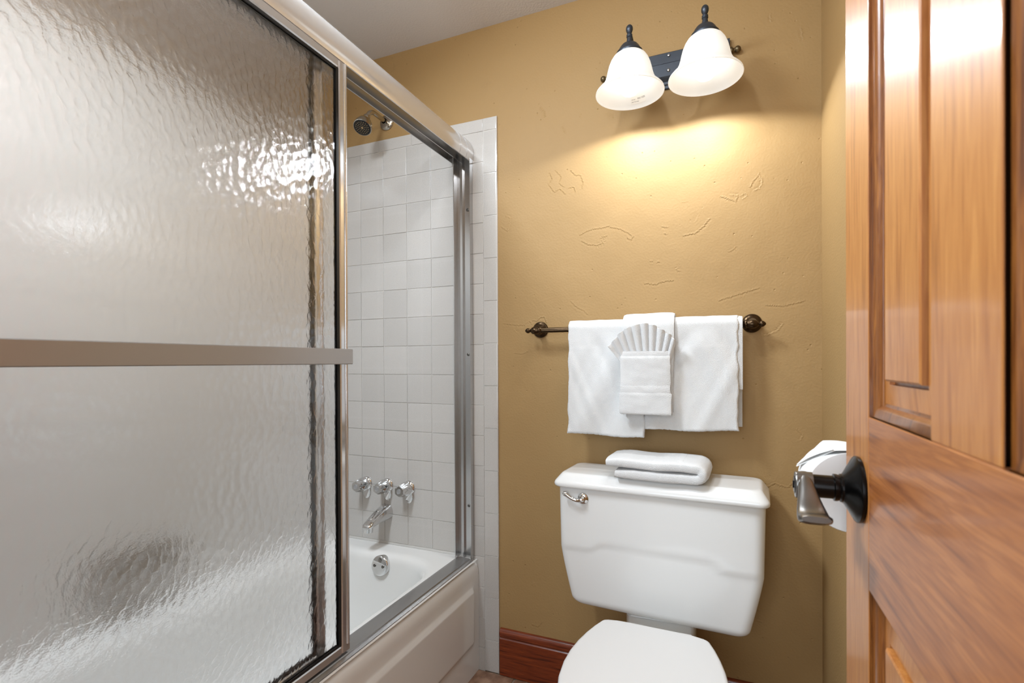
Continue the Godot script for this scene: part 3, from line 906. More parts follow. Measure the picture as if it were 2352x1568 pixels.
# ------------------------------------------------------------------ toilet
func toilet() -> void:
	var t := thing("toilet", "white porcelain toilet with wide tank and closed lid", "toilet", Vector3(0.1985, 0.0, 0.0), 0.0)
	var tilt := Transform3D(Basis(Vector3.UP, deg_to_rad(-3.2)), Vector3(-0.003, 0, 0.002))
	# tank: front shoulder, sides that taper below it
	var mb := MB.new()
	var rings := []
	var ylist := [0.383, 0.3845, 0.388, 0.394, 0.402]
	for k in 36: ylist.append(0.41 + 0.33 * k / 35)
	for y in ylist:
		var below := clampf((0.553 - y) / 0.168, 0.0, 1.0)
		var hw := 0.2830 - 0.004 * clampf((0.745 - y) / 0.187, 0.0, 1.0) - 0.037 * pow(below, 1.15)
		var low := clampf((0.405 - y) / 0.022, 0.0, 1.0)
		var inset := 0.022 * (1.0 - sqrt(maxf(0.0, 1.0 - low * low)))
		var zf := 0.191 - 0.006 * pow(below, 1.2) - inset
		hw -= inset
		var ring := PackedVector3Array()
		for p in rrect(-hw, hw, 0.012 + inset * 0.5, zf, 0.026, y, 6):
			ring.append(p)
		# subdivide the front edge so that the shoulder line can be shaped
		var out := PackedVector3Array()
		for j in ring.size():
			var a := ring[j]; var b := ring[(j + 1) % ring.size()]
			out.append(a)
			if a.z > zf - 0.001 and b.z > zf - 0.001 and a.distance_to(b) > 0.1:
				for s in range(1, 40): out.append(a.lerp(b, s / 40.0))
		for j in out.size():
			var q := out[j]
			if q.z > zf - 0.02 and q.y > 0.41:
				var ax := absf(q.x)
				var line := 0.553 + 0.026 * (1.0 - smoothstep(0.145, 0.19, ax))
				var bow := 0.004 * (1.0 - pow(q.x / 0.28, 2.0))
				q.z += bow - 0.0042 * smoothstep(line + 0.004, line - 0.004, q.y) * clampf((q.z - zf + 0.02) / 0.02, 0, 1)
				out[j] = q
			elif q.z > zf - 0.02:
				q.z += 0.004 * (1.0 - pow(q.x / 0.28, 2.0)) - 0.0042 * clampf((q.z - zf + 0.02) / 0.02, 0, 1)
				out[j] = q
		rings.append(out)
	mb.loft(rings)
	var tank := obj("tank", turned(mb, tilt), M.porcelain, t, 50.0)
	mb = MB.new()
	rings = []
	for l in [[0.738, 0.284, 0.203, 0.006], [0.739, 0.2895, 0.207, 0.004], [0.7425, 0.2925, 0.2095, 0.003], [0.748, 0.293, 0.210, 0.003], [0.7525, 0.2915, 0.2085, 0.004], [0.757, 0.2885, 0.2055, 0.0055], [0.772, 0.2775, 0.1925, 0.011], [0.7755, 0.2745, 0.1885, 0.013], [0.778, 0.2705, 0.184, 0.016], [0.7788, 0.264, 0.177, 0.022]]:
		rings.append(rrect(-l[1], l[1], l[3], l[2], 0.026, l[0], 6))
	mb.loft(rings)
	obj("tank_lid", turned(mb, tilt), M.porcelain, t, 50.0)
	# flush lever
	mb = MB.new()
	var lv := tilt * Vector3(-0.2, 0.7085, 0.194)
	mb.lathe([[0.0165, 0.0], [0.0165, 0.002], [0.0145, 0.0045], [0.009, 0.006], [0.009, 0.012]], 28, axis(lv, Vector3(0.05, 0, 1)))
	var pts := []
	var rad := []
	for k in 13:
		var s := k / 12.0
		pts.append(lv + Vector3(-0.064 * s + 0.006, 0.0145 * smoothstep(0.2, 1.0, s) - 0.006 * sin(PI * s) + 0.001, 0.0135 + 0.004 * sin(PI * s)))
		rad.append(0.0078 - 0.0028 * sin(PI * clampf(s * 1.05, 0, 1)) if k > 0 and k < 12 else 0.004)
	mb.tube(pts, rad, 14)
	obj("flush_lever", mb, M.chrome, t, 60.0)
	# bowl: pedestal, rim and the deck under the tank
	mb = MB.new()
	rings = []
	for l in [[0.0, 0.105, 0.10, 0.60], [0.02, 0.11, 0.095, 0.605], [0.06, 0.10, 0.11, 0.59], [0.16, 0.095, 0.12, 0.58], [0.24, 0.115, 0.11, 0.62], ]:
		rings.append(rrect(-l[1], l[1], l[2] + 0.1, l[3], l[1] * 0.98, l[0], 7))
	for l in [[0.30, -0.03], [0.345, -0.012], [0.365, -0.008], [0.378, -0.010], [0.384, -0.016]]:
		rings.append(around(seat_ring(l[1], l[0]), rings[0].size()))
	mb.loft(rings)
	mb.box(Vector3(-0.095, 0.28, 0.03), Vector3(0.095, 0.3825, 0.155), 0.012)
	mb.box(Vector3(-0.095, 0.25, 0.1), Vector3(0.095, 0.335, 0.36), 0.012)
	obj("bowl", mb, M.porcelain, t, 50.0)
	for part in [["seat", 0.386, 0.402, 0.004, 0.008], ["lid", 0.404, 0.4225, 0.0, 0.0]]:
		mb = MB.new()
		rings = []
		var y0: float = part[1]; var y1: float = part[2]
		for l in [[y0, -0.004], [y0 + 0.003, 0.0], [y1 - 0.009, 0.0], [y1 - 0.004, -0.0015], [y1 - 0.0012, -0.005], [y1, -0.011], [y1 + 0.0012, -0.045], [y1 + 0.002, -0.09]]:
			rings.append(seat_ring(l[1] + part[3], l[0]))
		mb.loft(rings)
		obj(part[0], mb, M.plastic, t, 50.0)
	mb = MB.new()
	for s in [-1, 1]: mb.box(Vector3(0.078 * s - 0.022, 0.384, 0.255), Vector3(0.078 * s + 0.022, 0.406, 0.30), 0.006)
	mb.tube([Vector3(-0.075, 0.402, 0.279), Vector3(0.075, 0.402, 0.279)], [0.0085], 12)
	obj("hinge", mb, M.plastic, t)

func seat_ring(grow: float, y: float) -> PackedVector3Array:
	# D outline from above: blunt back edge, wide middle, round front
	var half := [[0.0, 0.2855], [0.062, 0.2855], [0.098, 0.288], [0.122, 0.2935], [0.1305, 0.298], [0.1345, 0.303], [0.1475, 0.335], [0.160, 0.375], [0.1705, 0.42], [0.1775, 0.47], [0.179, 0.52], [0.174, 0.575], [0.160, 0.63], [0.137, 0.675], [0.105, 0.71], [0.066, 0.732], [0.03, 0.741], [0.0, 0.743]]
	var out := PackedVector3Array()
	var c := Vector2(0, 0.5)
	var all := []
	for p in half: all.append(Vector2(p[0], p[1]))
	for k in range(half.size() - 2, 0, -1): all.append(Vector2(-half[k][0], half[k][1]))
	# all runs from the back over +x to the front: clockwise seen from above, so reversed
	all.reverse()
	for p in all:
		var d: Vector2 = p - c
		var q: Vector2 = c + d * (1.0 + grow / d.length())
		out.append(Vector3(q.x + 0.003 + (q.y - 0.29) * 0.012, y, q.y + q.x * 0.018))
	return out

# the same outline with n points, evenly by angle, starting like rrect
func around(r: PackedVector3Array, n: int) -> PackedVector3Array:
	var c := Vector3(0.003, r[0].y, 0.5)
	var out := PackedVector3Array()
	for k in n:
		var t := TAU * (k + 0.5) / n
		var d := Vector2(cos(t), -sin(t))
		for j in r.size():
			var hit = Geometry2D.segment_intersects_segment(Vector2(c.x, c.z), Vector2(c.x, c.z) + d, Vector2(r[j].x, r[j].z), Vector2(r[(j + 1) % r.size()].x, r[(j + 1) % r.size()].z))
			if hit != null:
				out.append(Vector3(hit.x, c.y, hit.y))
				break
	return out

func turned(mb: MB, tr: Transform3D) -> MB:
	for i in mb.v.size(): mb.v[i] = tr * mb.v[i]
	return mb

# ------------------------------------------------------------------ towels
func towels() -> void:
	var rail := thing("towel_rail", "fluted bronze towel bar on round wall posts, holding white towels", "towel bar", Vector3(0.1155, 1.2225, -0.004))
	for s in [-1, 1]:
		var mb := MB.new()
		var o := Vector3(0.329 * s, 0, 0)
		mb.lathe([[0.0275, 0.0], [0.0275, 0.004], [0.0255, 0.007], [0.0235, 0.0075], [0.0225, 0.011], [0.019, 0.0125], [0.0175, 0.017], [0.013, 0.021], [0.0105, 0.03], [0.0095, 0.042], [0.0115, 0.05]], 40, axis(o, Vector3.BACK), true, true)
		var post := obj("post", mb, M.bronze, rail)
		mb = MB.new()   # knuckle with a finial, along the bar
		mb.lathe([[0.0085, -0.026], [0.0125, -0.021], [0.0125, -0.017], [0.0095, -0.014], [0.0115, -0.007], [0.0125, 0.0], [0.0112, 0.008], [0.006, 0.013], [0.0048, 0.016], [0.0075, 0.0195], [0.0088, 0.024], [0.0072, 0.0285], [0.0035, 0.0325], [0.0, 0.034]], 32, axis(o + Vector3(0, -0.006, 0.060), Vector3(s, 0, 0)), true, false)
		obj("finial", mb, M.bronze, post)
	var bar := MB.new()
	var a := PackedVector3Array(); var b := PackedVector3Array()
	for k in 96:
		var an := TAU * k / 96
		var r := 0.0082 - 0.0007 * (0.5 + 0.5 * cos(an * 12.0))
		a.append(Vector3(-0.315, -0.006 + r * sin(an), 0.060 - r * cos(an) * -1.0)); b.append(Vector3(0.315, -0.006 + r * sin(an), 0.060 + r * cos(an)))
	bar.loft([a, b])
	obj("bar", fix_if(bar), M.bronze, rail, 60.0)

	var wn := noise(FastNoiseLite.TYPE_SIMPLEX_SMOOTH, 1.0, 2, 51)
	# bath towel: two front flaps that meet in the middle, a back layer
	var bt := thing("bath_towel", "large white terry bath towel folded over the bronze bar", "towel", Vector3(0.15, 1.235, 0.065), 0.0, "white towels")
	for q in [["left_flap", -0.089, 0.1485, 0.886, 0.883, 0], ["right_flap", 0.1505, 0.406, 0.909, 0.914, 1]]:
		var mb := MB.new()
		var f := func(u: float, w: float) -> Vector3:
			var e := 0.0007 * wn.get_noise_2d(w * 45.0, 4.0 + q[5]) * (pow(absf(u * 2.0 - 1.0), 12.0)) + 0.004 * wn.get_noise_2d(w * 6.0, 8.0 + q[5])
			return drape(bt.position, lerpf(q[1], q[2], u) + e, w, lerpf(q[3], q[4], u) + 0.002 * sin(u * 7.0 + q[5]) + 0.0012 * wn.get_noise_2d(u * 130.0, 1.0), 0.0, wn, q[5])
		mb.sheet(80, 100, f, 0.0125)
		obj(q[0], mb, M.terry, bt, 70.0)
	var bk := MB.new()
	bk.sheet(40, 30, func(u: float, w: float) -> Vector3:
		var s := lerpf(-0.30, 0.25, w)
		var x := lerpf(-0.083, 0.4175, u)
		if s < 0.0: return Vector3(x, 1.222 + s, 0.036 + 0.004 * sin(u * 11.0) * -s * 3.0) - bt.position
		var t := clampf(s / 0.06, 0.0, 1.0) * PI
		return Vector3(x, 1.222 + 0.0155 * sin(t) - maxf(0.0, s - 0.06), 0.056 - 0.0195 * cos(t) + 0.006 * maxf(0.0, s - 0.06)) - bt.position, 0.009)
	obj("back_layer", bk, M.terry, bt, 70.0)

	# hand towel over its middle, the lower end turned up into a pocket
	var ht := thing("hand_towel", "narrow white hand towel over the bath towel, folded into a pocket", "towel", Vector3(0.157, 1.24, 0.085), 0.0, "white towels")
	var hm := MB.new()
	hm.sheet(20, 56, func(u: float, w: float) -> Vector3:
		var x := lerpf(0.0855, 0.2345, u) - 0.004 * smoothstep(0.3, 1.0, w) * (u - 0.5) * 2.0
		return drape(ht.position, x, w, 0.957, 0.0155, wn, 2), 0.011)
	obj("drape", hm, M.terry, ht, 70.0)
	var pk := MB.new()
	var prof := func(y: float, u: float) -> float:
		return 0.1305 + 0.0035 * sin(PI * u) + 0.002 * wn.get_noise_2d(u * 2.0, y * 18.0)
	pk.sheet(22, 34, func(u: float, w: float) -> Vector3:
		var y := lerpf(1.127, 0.957, w)
		var e := 0.0015 * wn.get_noise_2d(y * 40.0, 3.0)
		var x := lerpf(0.0855 + e, 0.2275 + e, u)
		if w > 0.62: x += (u - 0.5) * 0.006
		if w > 0.95: x -= (u - 0.5) * 0.05 * (w - 0.95)
		return Vector3(x, y, prof.call(y, u) + (0.0015 if w > 0.62 else 0.0)) - ht.position, 0.009)
	var pocket := obj("pocket", pk, M.terry, ht, 70.0)
	for h in [["hem", 1.127, 1.142, 0.0], ["woven_band", 1.021, 1.041, 0.004]]:
		var hb := MB.new()
		hb.sheet(22, 4, func(u: float, w: float) -> Vector3:
			var y := lerpf(h[2], h[1], w)
			return Vector3(lerpf(0.0865, 0.2265, u), y, prof.call(y, u) + h[3] - (0.001 if h[0] == "hem" else 0.0)) - ht.position, 0.0035)
		obj(h[0], hb, M.hem, pocket, 70.0)

	# washcloth pleated into a fan, standing in the pocket
	var wc := thing("washcloth", "white washcloth pleated into a fan in the hand towel's pocket", "washcloth", Vector3(0.157, 1.12, 0.125), 0.0, "white towels")
	var fm := MB.new()
	var arc := [Vector2(0.0495, 1.157), Vector2(0.068, 1.176), Vector2(0.084, 1.196), Vector2(0.102, 1.2085), Vector2(0.125, 1.2165), Vector2(0.150, 1.2225), Vector2(0.172, 1.2205), Vector2(0.195, 1.2095), Vector2(0.217, 1.195), Vector2(0.233, 1.184), Vector2(0.243, 1.1665)]
	fm.sheet(120, 10, func(u: float, w: float) -> Vector3:
		var k := u * (arc.size() - 1)
		var i := mini(int(k), arc.size() - 2)
		var top: Vector2 = arc[i].lerp(arc[i + 1], k - i)
		var low := Vector2(lerpf(0.089, 0.224, u), 1.105)
		var c := low.lerp(top, 1.0 - w)
		var saw := absf(fposmod(u * 9.5, 1.0) * 2.0 - 1.0)
		return Vector3(c.x + 0.002 * sin(u * 60.0) * (1.0 - w), c.y + 0.0012 * sin(u * 60.0), 0.122 + 0.0125 * (smoothstep(0.0, 1.0, saw) - 0.3) * (1.0 - 0.55 * w) + 0.012 * (1.0 - w) * (1.0 - w)) - wc.position, 0.0042)
	obj("fan", fm, M.terry, wc, 60.0)

	# folded towel on the tank lid
	var ft := thing("folded_towel", "small white towel folded flat on the toilet tank lid", "towel", Vector3(0.185, 0.779, 0.135), deg_to_rad(-2.5), "white towels")
	var path := []
	for k in 9: path.append(Vector2(lerpf(-0.098, 0.108, k / 8.0), 0.0155))
	for k in range(1, 10):
		var an := -PI / 2 + PI * k / 10
		path.append(Vector2(0.112 + 0.0235 * cos(an), 0.0309 + 0.0153 * sin(an)))
	for k in 13: path.append(Vector2(lerpf(0.106, -0.124, k / 12.0), 0.0462 + 0.0015 * sin(k * 0.8)))
	var rm := []
	var rgs := []
	for i in path.size():
		var p: Vector2 = path[i]
		var tg: Vector2 = (path[mini(i + 1, path.size() - 1)] - path[maxi(i - 1, 0)]).normalized()
		var nn := Vector2(-tg.y, tg.x)
		var sc := 1.0
		if i < 2 or i > path.size() - 3: sc = 0.72 if (i == 0 or i == path.size() - 1) else 0.92
		var ring := PackedVector3Array()
		var wob := 0.003 * wn.get_noise_2d(i * 0.35, 5.0)
		for k in 28:
			var an := TAU * k / 28
			var ca := cos(an); var sa := sin(an)
			var zz := signf(ca) * pow(absf(ca), 0.4) * (0.0825 + wob) + 0.004 * (p.y - 0.027) * 20.0 * -0.3
			var hh := signf(sa) * pow(absf(sa), 0.55) * 0.0158 * sc
			ring.append(Vector3(p.x + nn.x * hh, p.y + nn.y * hh + 0.0015 * wn.get_noise_2d(p.x * 30.0, zz * 30.0), zz))
		rgs.append(ring)
	var fb := MB.new()
	fb.loft(rgs)
	obj("layers", fix_if(fb), M.terry, ft, 70.0)
	var hb2 := MB.new()
	hb2.sheet(4, 14, func(u: float, w: float) -> Vector3:
		return Vector3(lerpf(0.066, 0.084, u), 0.0626 - 0.014 * pow(absf(w - 0.5) * 2.0, 10.0), lerpf(0.0815, -0.081, w)), 0.002)
	obj("hem", fix_if(hb2), M.hem, ft, 70.0)

func drape(org: Vector3, x: float, w: float, bottom: float, out: float, wn: FastNoiseLite, k: int) -> Vector3:
	# over the bar and down the front: w 0 behind, 1 at the lower edge
	var rad := 0.021 + out
	var cy := 1.2165; var cz := 0.056
	if w < 0.22:
		var t := lerpf(0.35, PI, w / 0.22)
		return Vector3(x, cy + rad * sin(t) + 0.0015 * wn.get_noise_2d(x * 14.0, 2.0 + k), cz - rad * cos(t)) - org
	var s := (w - 0.22) / 0.78
	var y := lerpf(cy, bottom, s)
	var dy := cy - y
	# soft folds that fan out from the upper corners
	var a := wn.get_noise_2d(x * 7.0 + dy * 3.5, 10.0 + k) + 0.7 * wn.get_noise_2d(x * 11.0 - dy * 5.0, 30.0 + k)
	var z := cz + rad + 0.012 * smoothstep(0.0, 1.0, s) + 0.0085 * a * smoothstep(0.0, 0.25, s) * (1.0 if k < 2 else 0.3)
	return Vector3(x, y, z) - org

# ------------------------------------------------------------------ vanity light
func vanity_light() -> void:
	var v := thing("vanity_light", "two-shade wall light with dark pewter back plate above the towel bar", "wall light", Vector3(0.215, 2.012, -0.004))
	var prof := PackedVector2Array([Vector2(0, -0.055), Vector2(0.006, -0.055), Vector2(0.008, -0.053), Vector2(0.008, -0.046), Vector2(0.012, -0.043), Vector2(0.012, -0.036), Vector2(0.017, -0.032), Vector2(0.022, -0.028), Vector2(0.0245, -0.024), Vector2(0.0245, 0.014), Vector2(0.020, 0.018), Vector2(0.020, 0.033), Vector2(0.014, 0.036), Vector2(0.014, 0.052), Vector2(0.011, 0.055), Vector2(0, 0.055)])
	var mb := MB.new()
	mb.extrude(prof, -0.172, 0.185, Transform3D(Basis(Vector3.BACK, Vector3.UP, Vector3.LEFT), Vector3.ZERO))
	var plate := obj("back_plate", fix_if(mb), M.pewter, v, 30.0)
	for y in [-0.008, 0.043]:
		var sc := MB.new()
		sc.lathe([[0.0048, 0.0], [0.0048, 0.002], [0.0035, 0.004], [0.0, 0.0048]], 14, axis(Vector3(-0.001, y, 0.0244 if y < 0.0 else 0.0139), Vector3.BACK), true, false)
		obj("screw", sc, M.alu_dull, plate)
	for s in [-1, 1]:
		var fb := MB.new()
		fb.lathe([[0.010, -0.006], [0.010, 0.006], [0.007, 0.008], [0.0052, 0.011], [0.0052, 0.013], [0.0085, 0.0165], [0.0098, 0.021], [0.0085, 0.0255], [0.005, 0.029], [0.0, 0.0305]], 24, axis(Vector3(0.184 if s > 0 else -0.184, 0.016, 0.012) - Vector3(0.012 if s > 0 else 0.0, 0, 0), Vector3(s, 0, 0)), true, false)
		obj("finial", fb, M.old_brass, plate)
	for e in [[-0.0965, "left"], [0.1085, "right"]]:
		var x: float = e[0]
		var c := Vector3(x, -0.010, 0.154)
		mb = MB.new()   # arm from the plate to the stem
		var path := []
		for k in 11:
			var t := k / 10.0
			path.append(Vector3(x, 0.005 + 0.048 * sin(PI / 2 * t), lerpf(0.02, 0.154, 1.0 - cos(PI / 2 * t)) if false else lerpf(0.02, 0.154, t)))
		mb.tube(path, [0.0062], 14)
		mb.lathe([[0.017, 0.0], [0.017, 0.003], [0.010, 0.008], [0.007, 0.012]], 24, axis(Vector3(x, 0.005, 0.0195), Vector3.BACK))
		var arm := obj("arm", mb, M.pewter, v, 60.0)
		mb = MB.new()   # stem, collar and ball on top
		mb.lathe([[0.0088, 0.028], [0.0082, 0.040], [0.0068, 0.049], [0.0085, 0.0505], [0.0085, 0.057], [0.0062, 0.0585], [0.0052, 0.0615], [0.0075, 0.0645], [0.0096, 0.070], [0.0100, 0.0745], [0.0092, 0.0800], [0.006, 0.0845], [0.0, 0.0865]], 28, Transform3D(Basis.IDENTITY, c), true, false)
		obj("finial", mb, M.pewter, arm)
		mb = MB.new()   # bell cap that holds the shade
		mb.lathe([[0.0335, -0.003], [0.0375, -0.002], [0.0385, 0.002], [0.0375, 0.006], [0.034, 0.0085], [0.032, 0.012], [0.0285, 0.0195], [0.0225, 0.027], [0.014, 0.0325], [0.0085, 0.034]], 40, Transform3D(Basis.IDENTITY, c), true, true)
		obj("cap", mb, M.pewter, arm)
		mb = MB.new()
		var outer := [[0.0335, 0.0], [0.04, -0.0026], [0.047, -0.0085], [0.0535, -0.0187], [0.059, -0.0323], [0.0625, -0.0459], [0.0655, -0.0595], [0.0695, -0.0731], [0.0755, -0.085], [0.0835, -0.0952], [0.0915, -0.1028], [0.0965, -0.1084], [0.0975, -0.1118]]
		var full := []
		for i in range(outer.size() - 1, -1, -1): full.append([outer[i][0], outer[i][1]])
		full.reverse()
		# from the neck inside down to the rim, round it, and up the outside
		var pr := []
		for i in outer.size(): pr.append([outer[i][0] - 0.0032, outer[i][1] - (0.0022 if i == 0 else 0.0)])
		pr.append([0.0955, -0.1135]); pr.append([0.0972, -0.1131])
		for i in range(outer.size() - 1, -1, -1): pr.append(outer[i])
		mb.lathe(pr, 56, Transform3D(Basis.IDENTITY, c), false, false)
		var shd := obj("lamp_shade", mb, M.shade, v, 60.0)
		if e[1] == "left":   # maker's sticker inside the shade, facing the room
			for part in sticker_parts(c): shd.add_child(part, true)
		mb = MB.new()
		mb.lathe([[0.0, -0.119], [0.01, -0.1175], [0.02, -0.1125], [0.0275, -0.104], [0.0308, -0.094], [0.0308, -0.084], [0.028, -0.072], [0.022, -0.058], [0.0165, -0.044], [0.014, -0.032]], 32, Transform3D(Basis.IDENTITY, c), false, true)
		obj("bulb", mb, M.bulb, v, 60.0)
		var sk := MB.new()
		sk.lathe([[0.0165, -0.036], [0.0165, -0.004]], 24, Transform3D(Basis.IDENTITY, c), true, true)
		obj("socket", sk, M.plastic, v)
		var l := SpotLight3D.new()   # what leaves the open mouth of the shade
		l.name = "bulb_light"
		l.light_color = Color(0.94, 0.97, 1.0)
		l.light_energy = BULB
		l.light_size = 0.03
		l.spot_range = 8.0
		l.spot_attenuation = 2.0
		l.spot_angle = 79.0
		l.spot_angle_attenuation = 0.08
		l.rotation.x = -PI / 2
		l.shadow_enabled = true
		v.add_child(l, true)
		l.position = c + Vector3(0, -0.1245, 0)

func sticker_parts(c: Vector3) -> Array:
	# a strip bent to the inside of the flare, at the back, with its print standing on it
	var mb := MB.new()
	var on := func(a: float, y: float, lift: float) -> Vector3:
		var r := lerpf(0.0725, 0.0883, clampf((-0.0855 - y) / 0.0175, 0.0, 1.0)) - 0.0012 - lift
		return c + Vector3(r * sin(a), y, -r * cos(a))
	mb.sheet(10, 4, func(u: float, w: float) -> Vector3: return on.call(lerpf(-0.12, 0.42, u), lerpf(-0.086, -0.1025, w), 0.0), 0.0003)
	var o := MeshInstance3D.new()
	o.name = "sticker"
	o.mesh = mb.mesh()
	o.material_override = M.sticker
	var txt := MB.new()
	var word := func(s: String, x: float, y: float, size: float) -> void:
		var tm := TextMesh.new()
		tm.text = s
		tm.font_size = 24
		tm.pixel_size = size / 24.0
		tm.depth = 0.0
		tm.horizontal_alignment = HORIZONTAL_ALIGNMENT_LEFT
		var sf := SystemFont.new()
		sf.font_names = PackedStringArray(["Droid Sans"])
		tm.font = sf
		var arr := tm.surface_get_arrays(0)
		var vs: PackedVector3Array = arr[Mesh.ARRAY_VERTEX]
		var ix: PackedInt32Array = arr[Mesh.ARRAY_INDEX] if arr[Mesh.ARRAY_INDEX] != null else PackedInt32Array(range(vs.size()))
		for i in range(0, ix.size() - 2, 3):
			var q := []
			for k in 3:
				var p: Vector3 = vs[ix[i + k]]
				q.append(on.call((x + p.x) / 0.082, y + p.y, 0.0004))
			txt.tri(q[0], q[2], q[1])
	word.call("MAX 100W", 0.011, -0.092, 0.0052)
	word.call("USE ONLY", -0.008, -0.093, 0.0028)
	word.call("LAMP TYPE A BASE", -0.008, -0.098, 0.0026)
	var t := MeshInstance3D.new()
	t.name = "print"
	t.mesh = txt.mesh()
	t.material_override = M.ink
	return [o, t]

# ------------------------------------------------------------------ toilet paper
func wall_bits() -> void:
	var h := thing("paper_holder", "small metal toilet paper holder on the right wall", "paper holder", Vector3(0.622, 0.923, 0.736))
	var mb := MB.new()
	for z in [-0.062, 0.062]:
		mb.tube([Vector3(0, 0, z), Vector3(-0.081, 0, z)], [0.007], 12)
		mb.lathe([[0.018, 0.0], [0.018, 0.004], [0.012, 0.008]], 20, axis(Vector3(0, 0, z), Vector3.LEFT))
	mb.tube([Vector3(-0.081, 0, -0.062), Vector3(-0.081, 0, 0.062)], [0.006], 12)
	obj("bracket", mb, M.bronze, h)
	var r := thing("toilet_paper", "white toilet paper roll with its end folded to a point, behind the lever", "toilet paper", Vector3(0.541, 0.923, 0.736))
	mb = MB.new()
	mb.lathe([[0.020, -0.05], [0.0565, -0.05], [0.0575, -0.049], [0.0575, 0.049], [0.0565, 0.05], [0.020, 0.05], [0.020, -0.05]], 56, axis(Vector3.ZERO, Vector3.BACK), false, false)
	obj("roll", mb, M.paper, r, 50.0)
	# loose end lifted off the top, its corners folded to a point on the room side
	mb = MB.new()
	mb.sheet(18, 10, func(u: float, w: float) -> Vector3:
		var p: Vector2
		if u < 0.4: p = Vector2(0.02, 0.0572).lerp(Vector2(-0.0225, 0.0592), u / 0.4) + Vector2(0, 0.002 * sin(PI * u / 0.4))
		else: p = Vector2(-0.0225, 0.0592).lerp(Vector2(-0.061, 0.0175), (u - 0.4) / 0.6)
		var near := 0.05 if u < 0.4 else lerpf(0.05, -0.034, (u - 0.4) / 0.6)
		var far := -0.05 if u < 0.4 else lerpf(-0.05, -0.038, (u - 0.4) / 0.6)
		return Vector3(p.x, p.y, lerpf(near, far, w)), 0.0012)
	obj("folded_sheet", mb, M.paper, r, 60.0)
	mb = MB.new()
	mb.sheet(10, 6, func(u: float, w: float) -> Vector3:
		var p := Vector2(-0.0235, 0.0612).lerp(Vector2(-0.0605, 0.0205), u) + Vector2(-0.002, 0.002) * sin(PI * u)
		return Vector3(p.x, p.y, lerpf(lerpf(0.051, -0.034, u), lerpf(-0.004, -0.036, u), w)), 0.001)
	obj("folded_corner", mb, M.paper, r, 60.0)

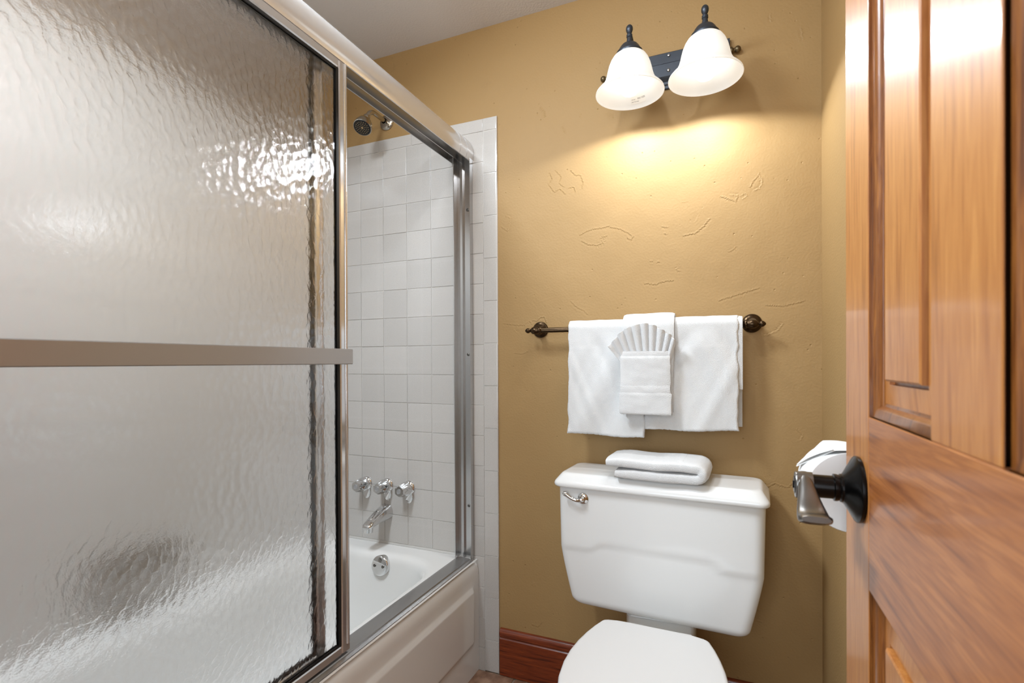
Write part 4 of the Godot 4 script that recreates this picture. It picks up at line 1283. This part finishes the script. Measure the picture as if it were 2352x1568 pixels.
# ------------------------------------------------------------------ door
func door() -> void:
	var d := struct("door_1", "open reddish-brown wooden panelled door with a dark lever", "door")
	var x0 := 0.525; var x1 := 0.560
	var za := 0.829; var zb := 0.947; var zc := 1.138; var zd := 1.252; var ze := 1.443; var zf := 1.555
	var add := func(called: String, y0: float, y1: float, z0: float, z1: float, m: Material) -> void:
		var mb := MB.new()
		mb.box(Vector3(x0, y0, z0), Vector3(x1, y1, z1), 0.0012)
		obj(called, mb, m, d, 30.0)
	add.call("stile", 0.01, 2.03, za, zb, M.door_v)
	add.call("stile", 0.01, 2.03, ze, zf, M.door_v)
	add.call("rail", 1.91, 2.03, zb, ze, M.door_h)
	add.call("rail", 0.849, 1.048, zb, ze, M.door_h)
	add.call("rail", 0.01, 0.25, zb, ze, M.door_h)
	add.call("mullion", 1.048, 1.91, zc, zd, M.door_v)
	add.call("mullion", 0.25, 0.849, zc, zd, M.door_v)
	for p in [[1.048, 1.91, zb, zc], [1.048, 1.91, zd, ze], [0.25, 0.849, zb, zc], [0.25, 0.849, zd, ze]]:
		for side in [0, 1]:
			var dir := 1.0 if side == 0 else -1.0
			var xs := x0 if side == 0 else x1
			var mb := MB.new()   # moulding round the opening, mitred
			var rings := []
			for l in [[0.0, 0.0006], [0.0, 0.004], [0.004, 0.0046], [0.0095, 0.0060], [0.0125, 0.0085], [0.0135, 0.0115], [0.017, 0.0122], [0.020, 0.0135]]:
				var e: float = l[0]
				rings.append(PackedVector3Array([Vector3(xs + dir * l[1], p[0] + e, p[3] - e), Vector3(xs + dir * l[1], p[1] - e, p[3] - e), Vector3(xs + dir * l[1], p[1] - e, p[2] + e), Vector3(xs + dir * l[1], p[0] + e, p[2] + e)]))
			mb.loft(rings, false, false)
			obj("moulding", mb if side == 0 else fix(mb), M.door_dark, d, 35.0)
		var pm := MB.new()   # raised panel: groove, then the field
		for side in [0, 1]:
			var dir := 1.0 if side == 0 else -1.0
			var xs := x0 if side == 0 else x1
			var rings := []
			for l in [[0.002, 0.0135], [0.036, 0.0105], [0.0385, 0.0105], [0.039, 0.0145], [0.0415, 0.0145], [0.0425, 0.0065], [0.0445, 0.0052]]:
				var e: float = l[0]
				rings.append(PackedVector3Array([Vector3(xs + dir * l[1], p[0] + e, p[3] - e), Vector3(xs + dir * l[1], p[1] - e, p[3] - e), Vector3(xs + dir * l[1], p[1] - e, p[2] + e), Vector3(xs + dir * l[1], p[0] + e, p[2] + e)]))
			var one := MB.new()
			one.loft(rings, false, true)
			pm.v.append_array((one if side == 0 else fix(one)).v)
		obj("panel", pm, M.door_v, d, 30.0)
	# lever handle
	var c := Vector3(x0, 0.955, 0.905)
	var hd := Node3D.new()
	hd.name = "door_handle"
	hd.set_meta("label", "dark metal lever handle")
	d.add_child(hd, true)
	var mb := MB.new()
	mb.lathe([[0.0395, 0.0], [0.0402, 0.002], [0.0400, 0.0045], [0.0385, 0.006], [0.034, 0.0085], [0.020, 0.0165], [0.0172, 0.0185], [0.0172, 0.0205], [0.0158, 0.022], [0.0166, 0.0245], [0.0166, 0.0275], [0.0142, 0.0285], [0.0142, 0.058]], 48, axis(c, Vector3.LEFT), true, true)
	obj("rose", mb, M.lever_black, hd, 35.0)
	mb = MB.new()   # grip: from a ring round the neck's end, a blade that sweeps forward and dips
	mb.lathe([[0.0142, 0.050], [0.0168, 0.0505], [0.0168, 0.068], [0.0158, 0.0695], [0.0118, 0.0698], [0.0112, 0.0685], [0.0, 0.0685]], 36, axis(c, Vector3.LEFT), false, false)
	var rings := []
	for k in 15:
		var s := k / 14.0
		var z := c.z - 0.004 + 0.088 * s
		var y := c.y + 0.002 - 0.026 * smoothstep(0.0, 0.9, s) + 0.004 * smoothstep(0.8, 1.0, s)
		var x := lerpf(c.x - 0.0595, c.x - 0.0575, s)
		var hh := lerpf(0.0150, 0.0062, smoothstep(0.0, 0.75, s))
		var hw := lerpf(0.0088, 0.0172, smoothstep(0.1, 0.9, s))
		if k == 14: hh *= 0.55; hw *= 0.85
		var ring := PackedVector3Array()
		for j in 28:
			var an := TAU * j / 28
			var ca := cos(an); var sa := sin(an)
			ring.append(Vector3(x + signf(ca) * pow(absf(ca), 0.75) * hw, y + signf(sa) * pow(absf(sa), 0.75) * hh, z))
		rings.append(ring)
	mb.loft(rings)
	obj("lever", mb, M.satin, hd, 45.0)
	mb = MB.new()
	mb.lathe([[0.0105, 0.068], [0.0105, 0.0702], [0.0095, 0.0708], [0.0, 0.0708]], 28, axis(c, Vector3.LEFT), false, false)
	mb.box(c + Vector3(-0.0722, -0.0045, -0.0008), c + Vector3(-0.0706, 0.0045, 0.0008))
	obj("lock_face", mb, M.lever_black, hd, 35.0)
